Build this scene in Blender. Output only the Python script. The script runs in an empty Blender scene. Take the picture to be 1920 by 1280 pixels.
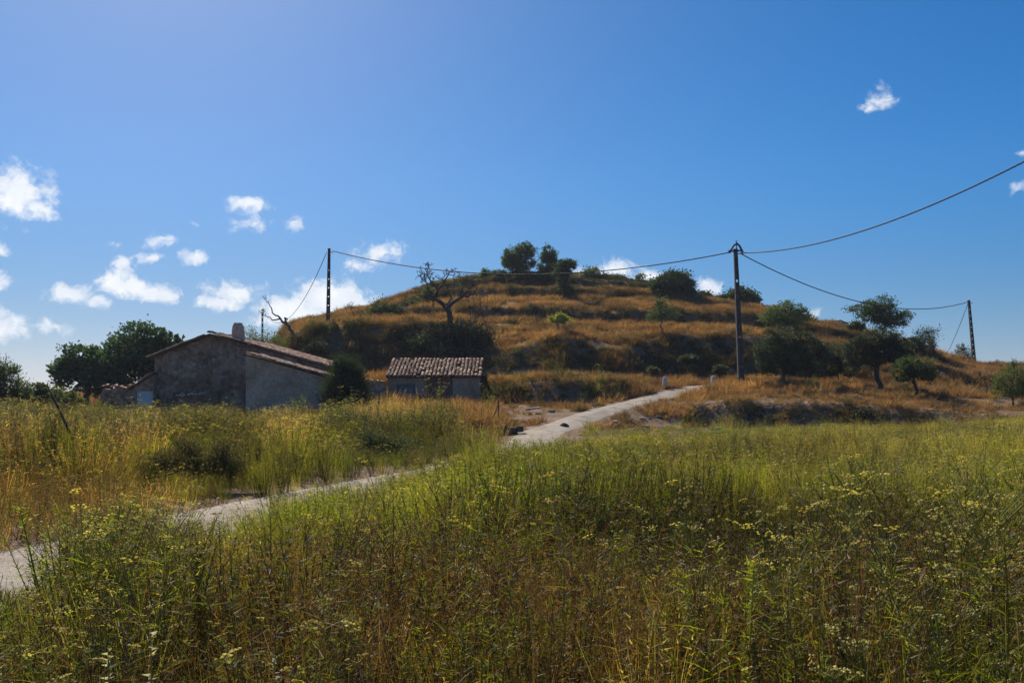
import bpy, bmesh, math, random
import numpy as np
from mathutils import Vector, Matrix

R = math.radians
sc = bpy.context.scene
COL = sc.collection
ZC, F0, HX, HY = 1.9, 1600.0, 960.0, 730.0     # eye height, focal length and horizon in photo pixels

# ------------------------------------------------------------------ camera
cam = bpy.data.objects.new('camera', bpy.data.cameras.new('camera'))
COL.objects.link(cam)
cam.location = (0, 0, ZC)
cam.rotation_euler = (R(90), 0, 0)
cam.data.sensor_width = 36
cam.data.lens = 30.0
cam.data.shift_y = 90 / 1920
cam.data.clip_end = 6000
cam.data.clip_start = 0.05
sc.camera = cam
sc.view_settings.view_transform = 'Standard'
sc.view_settings.look = 'None'
sc.view_settings.exposure = 0.22
sc.view_settings.gamma = 1.0

# ------------------------------------------------------------------ sun and sky
SUN_AZ, SUN_EL = R(-24), R(41)
L = Vector((math.sin(SUN_AZ) * math.cos(SUN_EL), math.cos(SUN_AZ) * math.cos(SUN_EL), math.sin(SUN_EL)))
sun = bpy.data.objects.new('sun', bpy.data.lights.new('sun', 'SUN'))
COL.objects.link(sun)
sun.data.energy = 5.0
sun.data.angle = R(0.5)
sun.data.color = (1.0, 0.90, 0.76)
sun.rotation_euler = L.to_track_quat('Z', 'Y').to_euler()

world = bpy.data.worlds.new('World')
sc.world = world
world.use_nodes = True
wn = world.node_tree.nodes
wl = world.node_tree.links
wn.clear()


def nd(tree, typ, **kw):
    n = tree.nodes.new(typ)
    for k, v in kw.items():
        setattr(n, k, v)
    return n


def vmath(tree, op, a=None, b=None):
    n = nd(tree, 'ShaderNodeVectorMath', operation=op)
    for i, s in enumerate((a, b)):
        if s is None:
            continue
        if isinstance(s, tuple):
            n.inputs[i].default_value = s
        else:
            tree.links.new(s, n.inputs[i])
    return n.outputs['Value'] if op in ('LENGTH', 'DOT_PRODUCT') else n.outputs['Vector']


def fmath(tree, op, a, b=None, c=None, clamp=False):
    n = nd(tree, 'ShaderNodeMath', operation=op)
    n.use_clamp = clamp
    for i, s in enumerate((a, b, c)):
        if s is None:
            continue
        if isinstance(s, (int, float)):
            n.inputs[i].default_value = s
        else:
            tree.links.new(s, n.inputs[i])
    return n.outputs[0]


def build_world():
    t = world.node_tree
    out = nd(t, 'ShaderNodeOutputWorld')
    bg = nd(t, 'ShaderNodeBackground')
    t.links.new(bg.outputs[0], out.inputs[0])
    sky = nd(t, 'ShaderNodeTexSky', sky_type='NISHITA')
    sky.sun_disc = False
    sky.sun_elevation = SUN_EL
    sky.sun_rotation = SUN_AZ
    sky.altitude = 200
    sky.air_density = 0.7
    sky.dust_density = 0.42
    sky.ozone_density = 6.0
    hs = nd(t, 'ShaderNodeHueSaturation')
    hs.inputs['Saturation'].default_value = 1.28
    hs.inputs['Value'].default_value = 1.0
    t.links.new(sky.outputs[0], hs.inputs['Color'])
    # clouds: soft masses placed by compass direction and height
    tc = nd(t, 'ShaderNodeTexCoord')
    sep = nd(t, 'ShaderNodeSeparateXYZ')
    t.links.new(tc.outputs['Generated'], sep.inputs[0])
    az = fmath(t, 'ARCTAN2', sep.outputs[0], sep.outputs[1])
    el = fmath(t, 'ARCSINE', sep.outputs[2])
    cmb = nd(t, 'ShaderNodeCombineXYZ')
    t.links.new(az, cmb.inputs[0]); t.links.new(el, cmb.inputs[1])
    uv = cmb.outputs[0]

    def noise(scale, detail, src, rough=0.55):
        n = nd(t, 'ShaderNodeTexNoise')
        n.inputs['Scale'].default_value = scale
        n.inputs['Detail'].default_value = detail
        n.inputs['Roughness'].default_value = rough
        t.links.new(src, n.inputs['Vector'])
        return n
    n1 = noise(26, 3, uv)
    w = vmath(t, 'SUBTRACT', n1.outputs['Color'], (0.5, 0.5, 0.5))
    w = vmath(t, 'MULTIPLY', w, (0.034, 0.022, 0))
    p = vmath(t, 'ADD', uv, w)
    clouds = [(28, 362, 62, 44, 1), (75, 395, 34, 20, .9), (0, 468, 24, 11, .8), (-6, 530, 26, 20, .95), (-12, 612, 46, 30, 1),
              (90, 616, 36, 14, .75), (140, 550, 42, 17, 1), (176, 566, 26, 12, .9), (232, 536, 50, 23, 1.1), (290, 548, 42, 18, 1.05),
              (436, 548, 44, 20, 1.05), (412, 568, 40, 14, 1), (560, 585, 72, 28, 1.2), (622, 560, 62, 32, 1.25), (660, 572, 42, 32, 1.2), (530, 598, 56, 16, 1.0),
              (292, 484, 22, 11, .9), (236, 498, 26, 14, .95), (362, 481, 24, 14, .95), (205, 463, 16, 10, .6), (300, 448, 30, 14, .7),
              (460, 384, 38, 12, .85), (472, 420, 28, 20, .65), (552, 424, 16, 18, .6), (366, 425, 14, 7, .4), (712, 472, 40, 18, .8),
              (680, 492, 34, 12, .75), (654, 489, 11, 9, .7), (1130, 514, 58, 18, 1.1), (1150, 504, 34, 15, 1.1), (1216, 520, 22, 13, .95),
              (1325, 542, 24, 20, .95), (1652, 184, 26, 26, .62), (1632, 203, 30, 12, .5), (1672, 190, 26, 12, .4), (1912, 356, 30, 18, .45),
              (1918, 292, 12, 9, .4), (1524, 586, 14, 11, .6)]
    rr = random.Random(5)
    items = []
    for (px, py, rx, ry, k) in clouds:
        a = math.atan((px - HX) / F0)
        e = math.atan((HY - py) / F0 * math.cos(a))
        items.append((a, e, 1.12 * rx / F0 * math.cos(a) ** 2, 1.12 * ry / F0 * math.cos(a), k * 1.06))
    for i in range(18):      # the same scattered fair-weather cloud all the way round
        a = rr.uniform(0.62, 2 * math.pi - 0.66)
        if a > math.pi:
            a -= 2 * math.pi
        items.append((a, rr.uniform(.05, .26), rr.uniform(.015, .06), rr.uniform(.008, .02), rr.uniform(.6, 1.1)))
    acc = None
    for (a, e, rx, ry, k) in items:
        q = vmath(t, 'SUBTRACT', p, (a, e, 0))
        q = vmath(t, 'MULTIPLY', q, (1 / rx, 1 / ry, 0))
        ln = vmath(t, 'LENGTH', q)
        v = fmath(t, 'MULTIPLY_ADD', ln, -k * .62, k)
        acc = v if acc is None else fmath(t, 'MAXIMUM', acc, v)
    n2 = noise(62, 5, p, .62)
    d = fmath(t, 'MULTIPLY_ADD', n2.outputs['Fac'], 1.6, -.78)
    d = fmath(t, 'ADD', d, acc)
    mr = nd(t, 'ShaderNodeMapRange', interpolation_type='SMOOTHSTEP')
    mr.inputs['From Min'].default_value = .24
    mr.inputs['From Max'].default_value = .92
    t.links.new(d, mr.inputs['Value'])
    n3 = noise(20, 3, uv)
    shade = nd(t, 'ShaderNodeMapRange')
    shade.inputs['From Min'].default_value = .3
    shade.inputs['From Max'].default_value = .7
    shade.inputs['To Min'].default_value = .0
    shade.inputs['To Max'].default_value = 1.0
    t.links.new(n3.outputs['Fac'], shade.inputs['Value'])
    cc = nd(t, 'ShaderNodeMix', data_type='RGBA')
    cc.inputs['A'].default_value = (.62, .69, .80, 1)
    cc.inputs['B'].default_value = (.86, .88, .9, 1)
    t.links.new(shade.outputs[0], cc.inputs['Factor'])
    sc_ = nd(t, 'ShaderNodeMix', data_type='RGBA')
    sky_s = vmath(t, 'MULTIPLY', hs.outputs[0], (SKY, SKY, SKY))
    den = vmath(t, 'MULTIPLY', sky_s, (.45, .45, .45))          # soft shoulder towards the bright horizon
    den = vmath(t, 'ADD', den, (.82, .82, .82))
    sky_s = vmath(t, 'DIVIDE', sky_s, den)
    lo = nd(t, 'ShaderNodeMapRange', interpolation_type='SMOOTHSTEP')     # low sky dimmed towards the horizon, the same all round
    lo.inputs['From Min'].default_value = .04; lo.inputs['From Max'].default_value = .26
    lo.inputs['To Min'].default_value = .74; lo.inputs['To Max'].default_value = 1.0
    t.links.new(el, lo.inputs['Value'])
    sv = nd(t, 'ShaderNodeVectorMath', operation='SCALE')
    t.links.new(sky_s, sv.inputs[0]); t.links.new(lo.outputs[0], sv.inputs['Scale'])
    sky_s = vmath(t, 'MULTIPLY', sv.outputs[0], (.98, .97, 1.03))
    t.links.new(mr.outputs[0], sc_.inputs['Factor'])
    t.links.new(sky_s, sc_.inputs['A'])
    t.links.new(cc.outputs['Result'], sc_.inputs['B'])
    t.links.new(sc_.outputs['Result'], bg.inputs['Color'])
    bg.inputs['Strength'].default_value = 1.0      # the sky itself carries SKY (0.05 to 0.15)


SKY = 0.100
world.cycles.sampling_method = 'MANUAL'
world.cycles.sample_map_resolution = 256
sc.cycles.max_bounces = 6
sc.cycles.diffuse_bounces = 2
sc.cycles.transmission_bounces = 4
build_world()


# ================================================================== helpers
def P(px, py, d):
    return Vector(((px - HX) / F0 * d, d, ZC + (HY - py) / F0 * d))


def hash2(ix, iy, seed):
    h = (ix.astype(np.int64) * 374761393 + iy.astype(np.int64) * 668265263 + seed * 974634777) & 0xffffffff
    h = ((h ^ (h >> 13)) * 1274126177) & 0xffffffff
    return ((h ^ (h >> 16)) & 0xffffff) / float(0xffffff)


def vnoise(x, y, s=0):
    ix, iy = np.floor(x), np.floor(y)
    fx, fy = x - ix, y - iy
    fx = fx * fx * (3 - 2 * fx); fy = fy * fy * (3 - 2 * fy)
    a, b = hash2(ix, iy, s), hash2(ix + 1, iy, s)
    c, d = hash2(ix, iy + 1, s), hash2(ix + 1, iy + 1, s)
    return (a + (b - a) * fx) * (1 - fy) + (c + (d - c) * fx) * fy - .5


def fbm(x, y, s=0, o=3):
    r = 0; amp = 1
    for i in range(o):
        r = r + amp * vnoise(x * 2 ** i, y * 2 ** i, s + i)
        amp *= .5
    return r


def sstep(a, b, x):
    t = np.clip((x - a) / (b - a), 0, 1)
    return t * t * (3 - 2 * t)


# ------------------------------------------------------------------ terrain: profiles (distance, height) along bearings
def H(d, y):
    return ZC + (HY - y) / F0 * d


_prof = {   # bearing (photo column): field height at 25 m, then (distance, row) of the foot and the rim of each terrace bank, last the crest
    -700: (0, [(35, 0), (38, 0), (45, .1), (50, .1), (60, .2), (66, .3), (75, .3), (77, .3), (90, .3), (92, .3), (110, .3)]),
    0: (0, [(35, .05), (38, .05), (45, .1), (50, .1), (60, .2), (66, .3), (75, .3), (77, .3), (90, .4), (92, .4), (110, .5)]),
    250: (0, [(35, .05), (38, .05), (45, .1), (50, .2), (62, .6), (67, .8), (78, 1), (80, 1.1), (92, 1.3), (94, 1.4), (110, 1.5)]),
    450: (0, [(35, .1), (38, .1), (46, .15), (56, .7), (64, 1.3), (70, 2.2), (80, 2.6), (82, 2.8), (92, 3), (94, 3.2), (110, 3.6)]),
    515: (0, [(35, .1), (38, .1), (46, .2), (56, .8), (63, 1.6), (70, H(70, 668)), (78, H(78, 655)), (80, H(80, 650)), (86, H(86, 648)), (88, H(88, 647)), (94, H(94, 646))]),
    545: (0, [(35, .1), (38, .1), (46, .2), (56, .9), (64, H(64, 705)), (70, H(70, 625)), (78, H(78, 618)), (80, H(80, 616)), (86, H(86, 614)), (88, H(88, 613)), (94, H(94, 612))]),
    580: (0, [(35, .1), (38, .1), (47, .3), (56, 1.), (65, H(65, 703)), (70.5, H(70.5, 609)), (80, H(80, 605)), (82, H(82, 604)), (88, H(88, 602)), (90, H(90, 601)), (96, H(96, 600))]),
    700: (0, [(35, .1), (40, .2), (50, .8), (56, 1.4), (65, H(65, 698)), (71, H(71, 606)), (84, H(84, 600)), (86, H(86, 592)), (95, H(95, 587)), (97, H(97, 581)), (106, H(106, 574))]),
    840: (-.1, [(36, .1), (42, .3), (50, .85), (57, 1.6), (66, H(66, 692)), (71, H(71, 606)), (85, H(85, 592)), (87, H(87, 575)), (96, H(96, 560)), (98, H(98, 547)), (110, H(110, 530))]),
    905: (-.3, [(36, .0), (42, .2), (50, .9), (56, 2.1), (63, H(63, 705)), (68, H(68, 660)), (84, H(84, 601)), (86, H(86, 580)), (96, H(96, 556)), (98, H(98, 542)), (112, H(112, 520))]),
    945: (-.4, [(36, -.1), (42, .2), (50, H(50, 762)), (54, H(54, 717)), (62, H(62, 712)), (66, H(66, 662)), (84, H(84, 600)), (86, H(86, 580)), (96, H(96, 557)), (98, H(98, 542)), (113, H(113, 516))]),
    1045: (-.45, [(38, H(38, 806)), (42, H(42, 790)), (49.5, H(49.5, 760)), (52.5, H(52.5, 713)), (62, H(62, 713)), (66, H(66, 633)), (84, H(84, 600)), (86, H(86, 580)), (96, H(96, 558)), (98, H(98, 542)), (114, H(114, 512))]),
    1150: (-.5, [(42, H(42, 802)), (47, H(47, 768)), (51.5, H(51.5, 750)), (54.5, H(54.5, 716)), (62, H(62, 712)), (67, H(67, 655)), (84, H(84, 606)), (86, H(86, 584)), (96, H(96, 560)), (98, H(98, 545)), (112, H(112, 522))]),
    1230: (-.5, [(45, H(45, 800)), (51, H(51, 752)), (55, H(55, 738)), (58, H(58, 726)), (63, H(63, 712)), (72, H(72, 640)), (84, H(84, 603)), (86, H(86, 581)), (96, H(96, 562)), (98, H(98, 548)), (108, H(108, 536))]),
    1320: (-.45, [(45, H(45, 804)), (49, H(49, 757)), (56, H(56, 736)), (59, H(59, 725)), (64, H(64, 714)), (73, H(73, 632)), (84, H(84, 610)), (86, H(86, 590)), (95, H(95, 574)), (97, H(97, 561)), (104, H(104, 555))]),
    1400: (-.4, [(44, H(44, 806)), (47.5, H(47.5, 753)), (55, H(55, 733)), (58, H(58, 722)), (63, H(63, 712)), (72.5, H(72.5, 628)), (83, H(83, 612)), (85, H(85, 589)), (93, H(93, 584)), (95, H(95, 578)), (102, H(102, 575))]),
    1550: (-.3, [(43, H(43, 806)), (46.5, H(46.5, 757)), (52, H(52, 745)), (57, H(57, 728)), (63, H(63, 715)), (72, H(72, 648)), (81, H(81, 634)), (83, H(83, 616)), (88, H(88, 612)), (90, H(90, 608)), (95, H(95, 605))]),
    1700: (-.2, [(42, H(42, 804)), (45.5, H(45.5, 764)), (51, H(51, 755)), (56, H(56, 738)), (61, H(61, 728)), (69, H(69, 683)), (77, H(77, 672)), (79, H(79, 659)), (84, H(84, 653)), (86, H(86, 649)), (91, H(91, 645))]),
    1850: (-.05, [(41, H(41, 800)), (44, H(44, 775)), (50, H(50, 765)), (56, H(56, 750)), (61, H(61, 742)), (69, H(69, 712)), (77, H(77, 706)), (79, H(79, 698)), (84, H(84, 694)), (86, H(86, 691)), (92, H(92, 688))]),
    2000: (.1, [(41, .2), (44, .6), (50, .8), (56, 1.2), (61, 1.7), (69, 2.6), (77, 3.1), (79, 3.4), (84, 3.8), (86, 4.0), (92, 4.1)]),
    2700: (.3, [(41, .4), (44, .6), (50, .8), (56, 1.0), (61, 1.2), (69, 1.6), (77, 1.9), (79, 2), (84, 2.2), (86, 2.3), (92, 2.4)]),
}
_pxs = np.array(sorted(_prof))
_KD, _KZ = [], []
for _p in sorted(_prof):
    f, ks = _prof[_p]
    ks = list(ks)
    for (a_, b_, w_, ok) in ((0, 1, 1.0, _p > 1310), (2, 3, 1.6, 840 < _p < 1200), (4, 5, 4.2, _p > 530), (6, 7, 1.0, _p > 530), (8, 9, 1.0, _p > 530)):
        if ok:      # dry-stone and earth banks stand steep
            ks[a_] = (max(ks[a_][0], ks[b_][0] - w_), ks[a_][1])
    crest = ks[-1]; e1 = ks[-2]
    df = e1[0] + .45 * (crest[0] - e1[0])
    ks[-1:] = [(df, e1[1] + .28 * (crest[1] - e1[1])), (df + .9, e1[1] + .62 * (crest[1] - e1[1])), crest]
    ds = [0, 12, 25] + [k[0] for k in ks] + [crest[0] + 6, crest[0] + 45, 260, 1500]
    zs = [0, 0, f] + [k[1] for k in ks] + [crest[1] - .25, crest[1] * .45, -1.5, -3.0]
    _KD.append(ds); _KZ.append(zs)
_KD, _KZ = np.array(_KD, float), np.array(_KZ, float)

TRACK = np.array([(-6.6, -14), (-6.0, 0), (-5.6, 6), (-4.9, 10.5), (-3.7, 14.5), (-2.2, 18.2), (-.7, 23.5), (.35, 30), (1.2, 36.5),
                  (2.45, 40.5), (4.15, 45), (6.4, 49.2), (8.95, 53.2), (11.7, 57), (14.2, 60.4), (15.6, 62.6)])
TRW = np.array([1.0] * 8 + [1.05, .95, .9, .9, .95, 1.05, 1.0, .7])


def _smooth_track():
    pts, ws = [], []
    n = len(TRACK)
    for i in range(n - 1):
        p0, p1, p2, p3 = TRACK[max(i - 1, 0)], TRACK[i], TRACK[i + 1], TRACK[min(i + 2, n - 1)]
        for k in range(8):
            t = k / 8
            pts.append(.5 * ((2 * p1) + (-p0 + p2) * t + (2 * p0 - 5 * p1 + 4 * p2 - p3) * t * t + (-p0 + 3 * p1 - 3 * p2 + p3) * t ** 3))
            ws.append(TRW[i] * (1 - t) + TRW[i + 1] * t)
    pts.append(TRACK[-1]); ws.append(TRW[-1])
    return np.array(pts), np.array(ws)


TP, TW = _smooth_track()


def track_dist(x, y):
    """distance from the middle of the track, and which side (+ = right)"""
    x = np.atleast_1d(np.asarray(x, float)); y = np.atleast_1d(np.asarray(y, float))
    best = np.full(x.shape, 1e9); side = np.ones(x.shape)
    for i in range(len(TP) - 1):
        a, b = TP[i], TP[i + 1]
        ab = b - a
        t = np.clip(((x - a[0]) * ab[0] + (y - a[1]) * ab[1]) / (ab @ ab), 0, 1)
        dx, dy = x - a[0] - t * ab[0], y - a[1] - t * ab[1]
        dd = np.hypot(dx, dy)
        m = dd < best
        best[m] = dd[m]
        side[m] = np.sign(ab[1] * dx - ab[0] * dy)[m]
    return best, side


def ground(x, y):
    x = np.atleast_1d(np.asarray(x, float)); y = np.atleast_1d(np.asarray(y, float))
    a = np.arctan2(x, y)
    ac = np.clip(a, -R(47), R(47))
    r = np.hypot(x, y)
    d = r * np.cos(ac)
    td, _ = track_dist(x, y)
    keep = sstep(1.2, 4.0, td)
    hill = sstep(44, 60, d) * keep
    px = HX + F0 * np.tan(ac) + hill * 22 * fbm(x / 9, y / 9, 11, 2)
    dw = d + hill * 1.5 * fbm(x / 6.5, y / 9, 21, 3)
    i = np.clip(np.searchsorted(_pxs, px) - 1, 0, len(_pxs) - 2)
    t = np.clip((px - _pxs[i]) / (_pxs[i + 1] - _pxs[i]), 0, 1)
    t = t * t * (3 - 2 * t) * .5 + t * .5
    kd = _KD[i] * (1 - t)[:, None] + _KD[i + 1] * t[:, None]
    kz = _KZ[i] * (1 - t)[:, None] + _KZ[i + 1] * t[:, None]
    z = np.zeros_like(x)
    for k in range(kd.shape[1] - 1):
        m = (dw >= kd[:, k]) & (dw <= kd[:, k + 1])
        tt = (dw[m] - kd[m, k]) / np.maximum(kd[m, k + 1] - kd[m, k], 1e-6)
        z[m] = kz[m, k] * (1 - tt) + kz[m, k + 1] * tt
    z = z * (1 - sstep(R(60), R(110), np.abs(a)))
    z = z + keep * (.10 * fbm(x / 1.7, y / 1.7, 3, 3) * sstep(3, 8, d) + hill * .34 * fbm(x / 3.1, y / 2.3, 33, 4))
    return z


def gz(x, y):
    return float(ground(x, y)[0])


def G(px, d):
    x = (px - HX) / F0 * d
    return Vector((x, d, gz(x, d)))


# ------------------------------------------------------------------ object helpers
def link(name, mesh, parent=None, loc=None):
    o = bpy.data.objects.new(name, mesh)
    COL.objects.link(o)
    if parent:
        o.parent = parent
    if loc is not None:
        o.location = loc
    return o


def tag(o, label, cat, group=None, kind=None):
    if label: o['label'] = label
    if cat: o['category'] = cat
    if group: o['group'] = group
    if kind: o['kind'] = kind
    return o


def thing(name, label, cat, loc=(0, 0, 0), rz=0, group=None):
    o = link(name, None, None, loc)
    o.rotation_euler = (0, 0, rz)
    o.empty_display_size = .2
    return tag(o, label, cat, group)


class MB:
    def __init__(s):
        s.v, s.f, s.c = [], [], []

    def add(s, v, f, c=(1, 1, 1)):
        b = len(s.v)
        s.v += [tuple(p) for p in v]
        s.f += [tuple(i + b for i in q) for q in f]
        if len(c) == 3 and not hasattr(c[0], '__len__'):
            s.c += [tuple(c)] * len(v)
        else:
            s.c += c

    def box(s, x0, x1, y0, y1, z0, z1, c=(1, 1, 1)):
        s.add([(x0, y0, z0), (x1, y0, z0), (x1, y1, z0), (x0, y1, z0), (x0, y0, z1), (x1, y0, z1), (x1, y1, z1), (x0, y1, z1)],
              [(3, 2, 1, 0), (4, 5, 6, 7), (0, 1, 5, 4), (1, 2, 6, 5), (2, 3, 7, 6), (3, 0, 4, 7)], c)

    def prism(s, poly, y0, y1, c=(1, 1, 1)):      # polygon in x,z pushed along y
        n = len(poly)
        v = [(x, y0, z) for x, z in poly] + [(x, y1, z) for x, z in poly]
        f = [tuple(range(n)), tuple(range(2 * n - 1, n - 1, -1))]
        f += [(i, i + n, (i + 1) % n + n, (i + 1) % n) for i in range(n)]
        s.add(v, f, c)

    def tube(s, pts, rad, n=5, c=(1, 1, 1), cap=True):
        pts = [Vector(p) for p in pts]
        v, f = [], []
        for i, p in enumerate(pts):
            t = (pts[min(i + 1, len(pts) - 1)] - pts[max(i - 1, 0)])
            t = t.normalized() if t.length > 1e-9 else Vector((0, 0, 1))
            u = t.cross(Vector((0, 1, 0)) if abs(t.y) < .9 else Vector((1, 0, 0))).normalized()
            w = t.cross(u)
            r = rad[i] if hasattr(rad, '__len__') else rad
            for k in range(n):
                a = 2 * math.pi * k / n
                v.append(p + u * (math.cos(a) * r) + w * (math.sin(a) * r))
        for i in range(len(pts) - 1):
            for k in range(n):
                f.append((i * n + k, i * n + (k + 1) % n, (i + 1) * n + (k + 1) % n, (i + 1) * n + k))
        if cap:
            f.append(tuple(range(n - 1, -1, -1)))
            f.append(tuple((len(pts) - 1) * n + k for k in range(n)))
        s.add(v, f, c)

    def mesh(s, name, mat, smooth=False):
        m = bpy.data.meshes.new(name)
        m.from_pydata(s.v, [], s.f)
        a = m.color_attributes.new('Col', 'FLOAT_COLOR', 'POINT')
        arr = np.ones((len(s.v), 4), np.float32)
        arr[:, :3] = np.array(s.c, np.float32).reshape(-1, 3)
        a.data.foreach_set('color', arr.ravel())
        m.materials.append(mat)
        if smooth:
            m.polygons.foreach_set('use_smooth', [True] * len(m.polygons))
        m.update()
        return m

    def build(s, name, mat, parent=None, smooth=False, loc=None):
        return link(name, s.mesh(name, mat, smooth), parent, loc)


def leaf_mesh(name, cen, size, mat, rng, col, aspect=.45, updir=0.0, var=.35, dirs=None):
    """many small folded leaf faces"""
    n = len(cen)
    d = rng.normal(size=(n, 3)) if dirs is None else dirs + rng.normal(size=(n, 3)) * .35
    d[:, 2] += updir
    d /= np.linalg.norm(d, axis=1)[:, None]
    q = rng.normal(size=(n, 3))
    s = np.cross(d, q); s /= np.linalg.norm(s, axis=1)[:, None] + 1e-9
    nn = np.cross(d, s)
    sz = np.asarray(size)[:, None]
    a = cen - d * sz * .5
    b = cen + s * sz * aspect * .5 + nn * sz * .08
    c = cen + d * sz * .5
    e = cen - s * sz * aspect * .5 + nn * sz * .08
    v = np.stack([a, b, c, e], 1).reshape(-1, 3).astype(np.float32)
    m = bpy.data.meshes.new(name)
    m.vertices.add(4 * n); m.loops.add(4 * n); m.polygons.add(n)
    m.vertices.foreach_set('co', v.ravel())
    m.loops.foreach_set('vertex_index', np.arange(4 * n, dtype=np.int32))
    m.polygons.foreach_set('loop_start', np.arange(0, 4 * n, 4, dtype=np.int32))
    m.update(calc_edges=True)
    at = m.color_attributes.new('Col', 'FLOAT_COLOR', 'POINT')
    cc = np.array(col, float)
    cc = cc[None, :] if cc.ndim == 1 else cc
    k = (1 + var * rng.uniform(-1, 1, n))[:, None]
    hue = rng.uniform(-1, 1, n)[:, None] * np.array([[.12, 0, -.08]]) + 1
    arr = np.ones((n, 4), np.float32)
    arr[:, :3] = np.clip(cc * k * hue, 0, 1)
    at.data.foreach_set('color', np.repeat(arr, 4, 0).ravel())
    m.materials.append(mat)
    return m


# ------------------------------------------------------------------ materials
def new_mat(name):
    m = bpy.data.materials.new(name)
    m.use_nodes = True
    m.node_tree.nodes.clear()
    return m, m.node_tree


def mat_plant(name, transl=.45, tint=False, rough=.6):
    m, t = new_mat(name)
    out = nd(t, 'ShaderNodeOutputMaterial')
    at = nd(t, 'ShaderNodeAttribute', attribute_name='Col')
    col = at.outputs['Color']
    if tint:
        ti = nd(t, 'ShaderNodeAttribute', attribute_name='tint', attribute_type='INSTANCER')
        col = vmath(t, 'MULTIPLY', col, ti.outputs['Vector'])
    df = nd(t, 'ShaderNodeBsdfDiffuse')
    tr = nd(t, 'ShaderNodeBsdfTranslucent')
    gl = nd(t, 'ShaderNodeBsdfGlossy')
    gl.inputs['Roughness'].default_value = rough
    gl.inputs['Color'].default_value = (1, 1, 1, 1)
    t.links.new(col, df.inputs[0])
    trc = vmath(t, 'MULTIPLY', col, (1.25, 1.2, .45))
    t.links.new(trc, tr.inputs[0])
    mx = nd(t, 'ShaderNodeMixShader'); mx.inputs[0].default_value = transl
    t.links.new(df.outputs[0], mx.inputs[1]); t.links.new(tr.outputs[0], mx.inputs[2])
    m2 = nd(t, 'ShaderNodeMixShader'); m2.inputs[0].default_value = .03
    t.links.new(mx.outputs[0], m2.inputs[1]); t.links.new(gl.outputs[0], m2.inputs[2])
    t.links.new(m2.outputs[0], out.inputs[0])
    return m


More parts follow.
